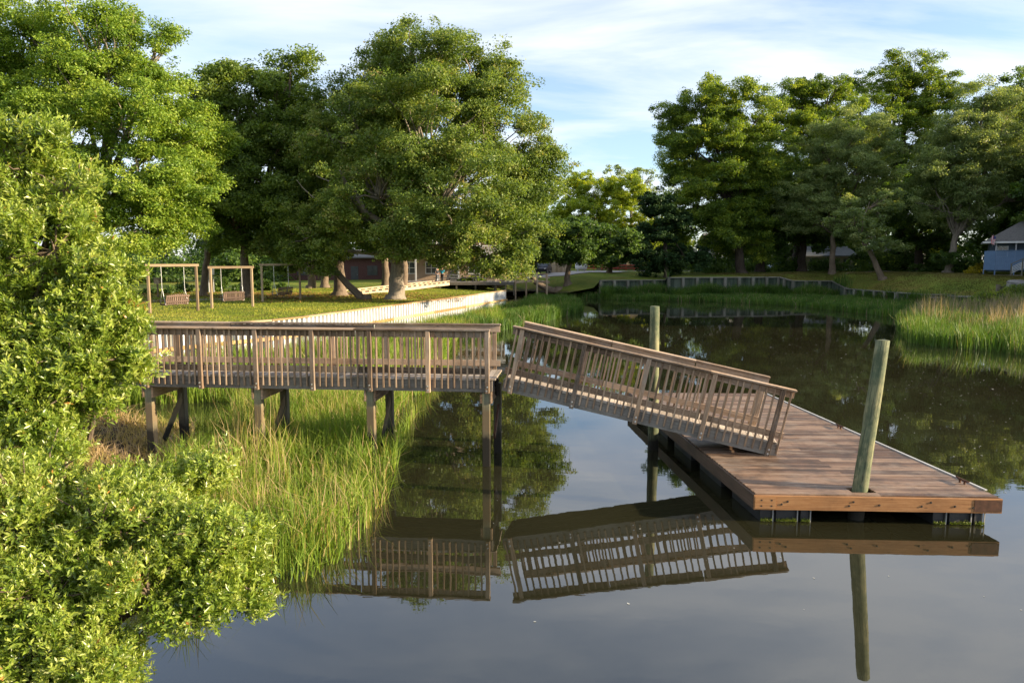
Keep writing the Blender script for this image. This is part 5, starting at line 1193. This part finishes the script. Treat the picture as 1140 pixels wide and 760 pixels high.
# turf
rng = np.random.default_rng(55)
lp = [Vector((p.x - .3, p.y + .1, 0)) for p in wall_l] + [Vector((-40, 26, 0)), Vector((-40, 70, 0)), Vector((-8, 78, 0))]
P = in_poly(lp, 90000, rng); z = np.array([gz(x, y, LZ) for x, y in P])
blades('turf', np.stack([P[:, 0], P[:, 1], z], 1), rng.uniform(.04, .1, len(P)), .03, np.clip(.5 + (vnoise(P, .5, 3) - .5) * .5 + rng.normal(0, .15, len(P)), 0, 1), M['turf'], .7, rng, 'mown turf of the left lawn', 'turf')
lp = [Vector((p.x, p.y + .5, 0)) for p in wall_r[5:]] + [Vector((60, 66, 0)), Vector((60, 100, 0)), Vector((22, 100, 0))]
P = in_poly(lp, 80000, rng); z = np.array([gz(x, y, 2) for x, y in P])
blades('turf', np.stack([P[:, 0], P[:, 1], z], 1), rng.uniform(.04, .12, len(P)), .04, np.clip(.55 + (vnoise(P, .4, 8) - .5) * .6 + rng.normal(0, .15, len(P)), 0, 1), M['turf_r'], .7, rng, 'thin turf of the right bank lawn', 'turf')
# taller growth close against the right seawall
poly6 = [Vector((p.x, p.y - .5, 0)) for p in w0[0:9]] + [Vector((p.x, p.y - 3.0, 0)) for p in w0[8::-1]]
bed('marsh_grass', 'taller dark marsh grass pressed against the right seawall', poly6, 18000, 1.6, .06, M['marsh_r'], .03, 14, tint0=.22, clumpy=.5, hvar=.14)
# stray blades in the shallows before the near bed
sp_ = px_poly([(468, 452), (450, 490), (440, 528), (428, 564), (404, 598), (374, 628), (342, 650), (310, 650), (300, 630), (360, 600), (400, 560), (430, 500)])
bed('marsh_grass', 'thin stray marsh grass blades standing in the shallows', sp_, 1100, .7, .017, M['marsh'], .1, 15, lean=.4)
# brown fallen leaves under the left trees
P = np.concatenate([in_poly([(b[0] - 9, b[1] - 5), (b[0] + 6, b[1] - 5), (b[0] + 6, b[1] + 6), (b[0] - 9, b[1] + 6)], 2600, rng) for b in ((-9.5, 54), (-14, 58), (-24, 60), (-30, 47))]); z = np.array([gz(x, y, LZ) for x, y in P])
V, F, Tn = leaves_from(np.stack([P[:, 0], P[:, 1], z + .07], 1), np.tile([0, 0, 1.], (len(P), 1)) + rng.normal(0, .35, (len(P), 3)), .13, rng.uniform(0, 1, len(P)), rng)
M['litter'] = plain('dead_leaf', (.24, .13, .05), .9, .4, .5, 0, .1)
tag(link('leaf_litter', np_mesh('leaf_litter', V, F), M['litter']), 'brown fallen leaves scattered on the lawn under the trees', 'leaf litter', kind='stuff')
bed('bank_growth', 'brown matted straw and weeds on the muddy bank under the pier end', [(-6.9, 13.2), (-7.6, 16.2), (-8.6, 19.3), (-12.5, 19.6), (-12, 12.5)], 5200, .34, .02, M['marsh'], 1.1, 16, lean=1.0, tint0=.3, clumpy=2.0)
# floating flecks on the water
n = 1500; P = np.concatenate([in_poly(px_poly([(660, 352), (1000, 372), (1140, 430), (1140, 560), (1000, 480), (900, 420)]), 750, rng), in_poly(px_poly([(560, 540), (1140, 600), (1140, 760), (400, 760)]), 14, rng), in_poly(px_poly([(430, 470), (560, 480), (560, 620), (440, 620)]), 20, rng)])
V, F, Tn = leaves_from(np.concatenate([P, np.full((len(P), 1), .004)], 1), np.tile([0, 0, 1.], (len(P), 1)) + rng.normal(0, .02, (len(P), 3)), 1, rng.uniform(0, 1, len(P)), rng)
V = V.reshape(-1, 4, 3); c = V.mean(1, keepdims=True); sc = rng.uniform(.015, .055, len(P)) * (1 + (rng.uniform(size=len(P)) < .05) * 1.2); V = c + (V - c) * sc[:, None, None]; V[..., 2] = .004
M['fleck'] = plain('pale_flecks', (.42, .42, .38), .8, .3, 2)
tag(link('floating_flecks', np_mesh('floating_flecks', V.reshape(-1, 3), F), M['fleck']), 'pale flecks of pollen and leaves floating on the water', 'debris', kind='stuff')
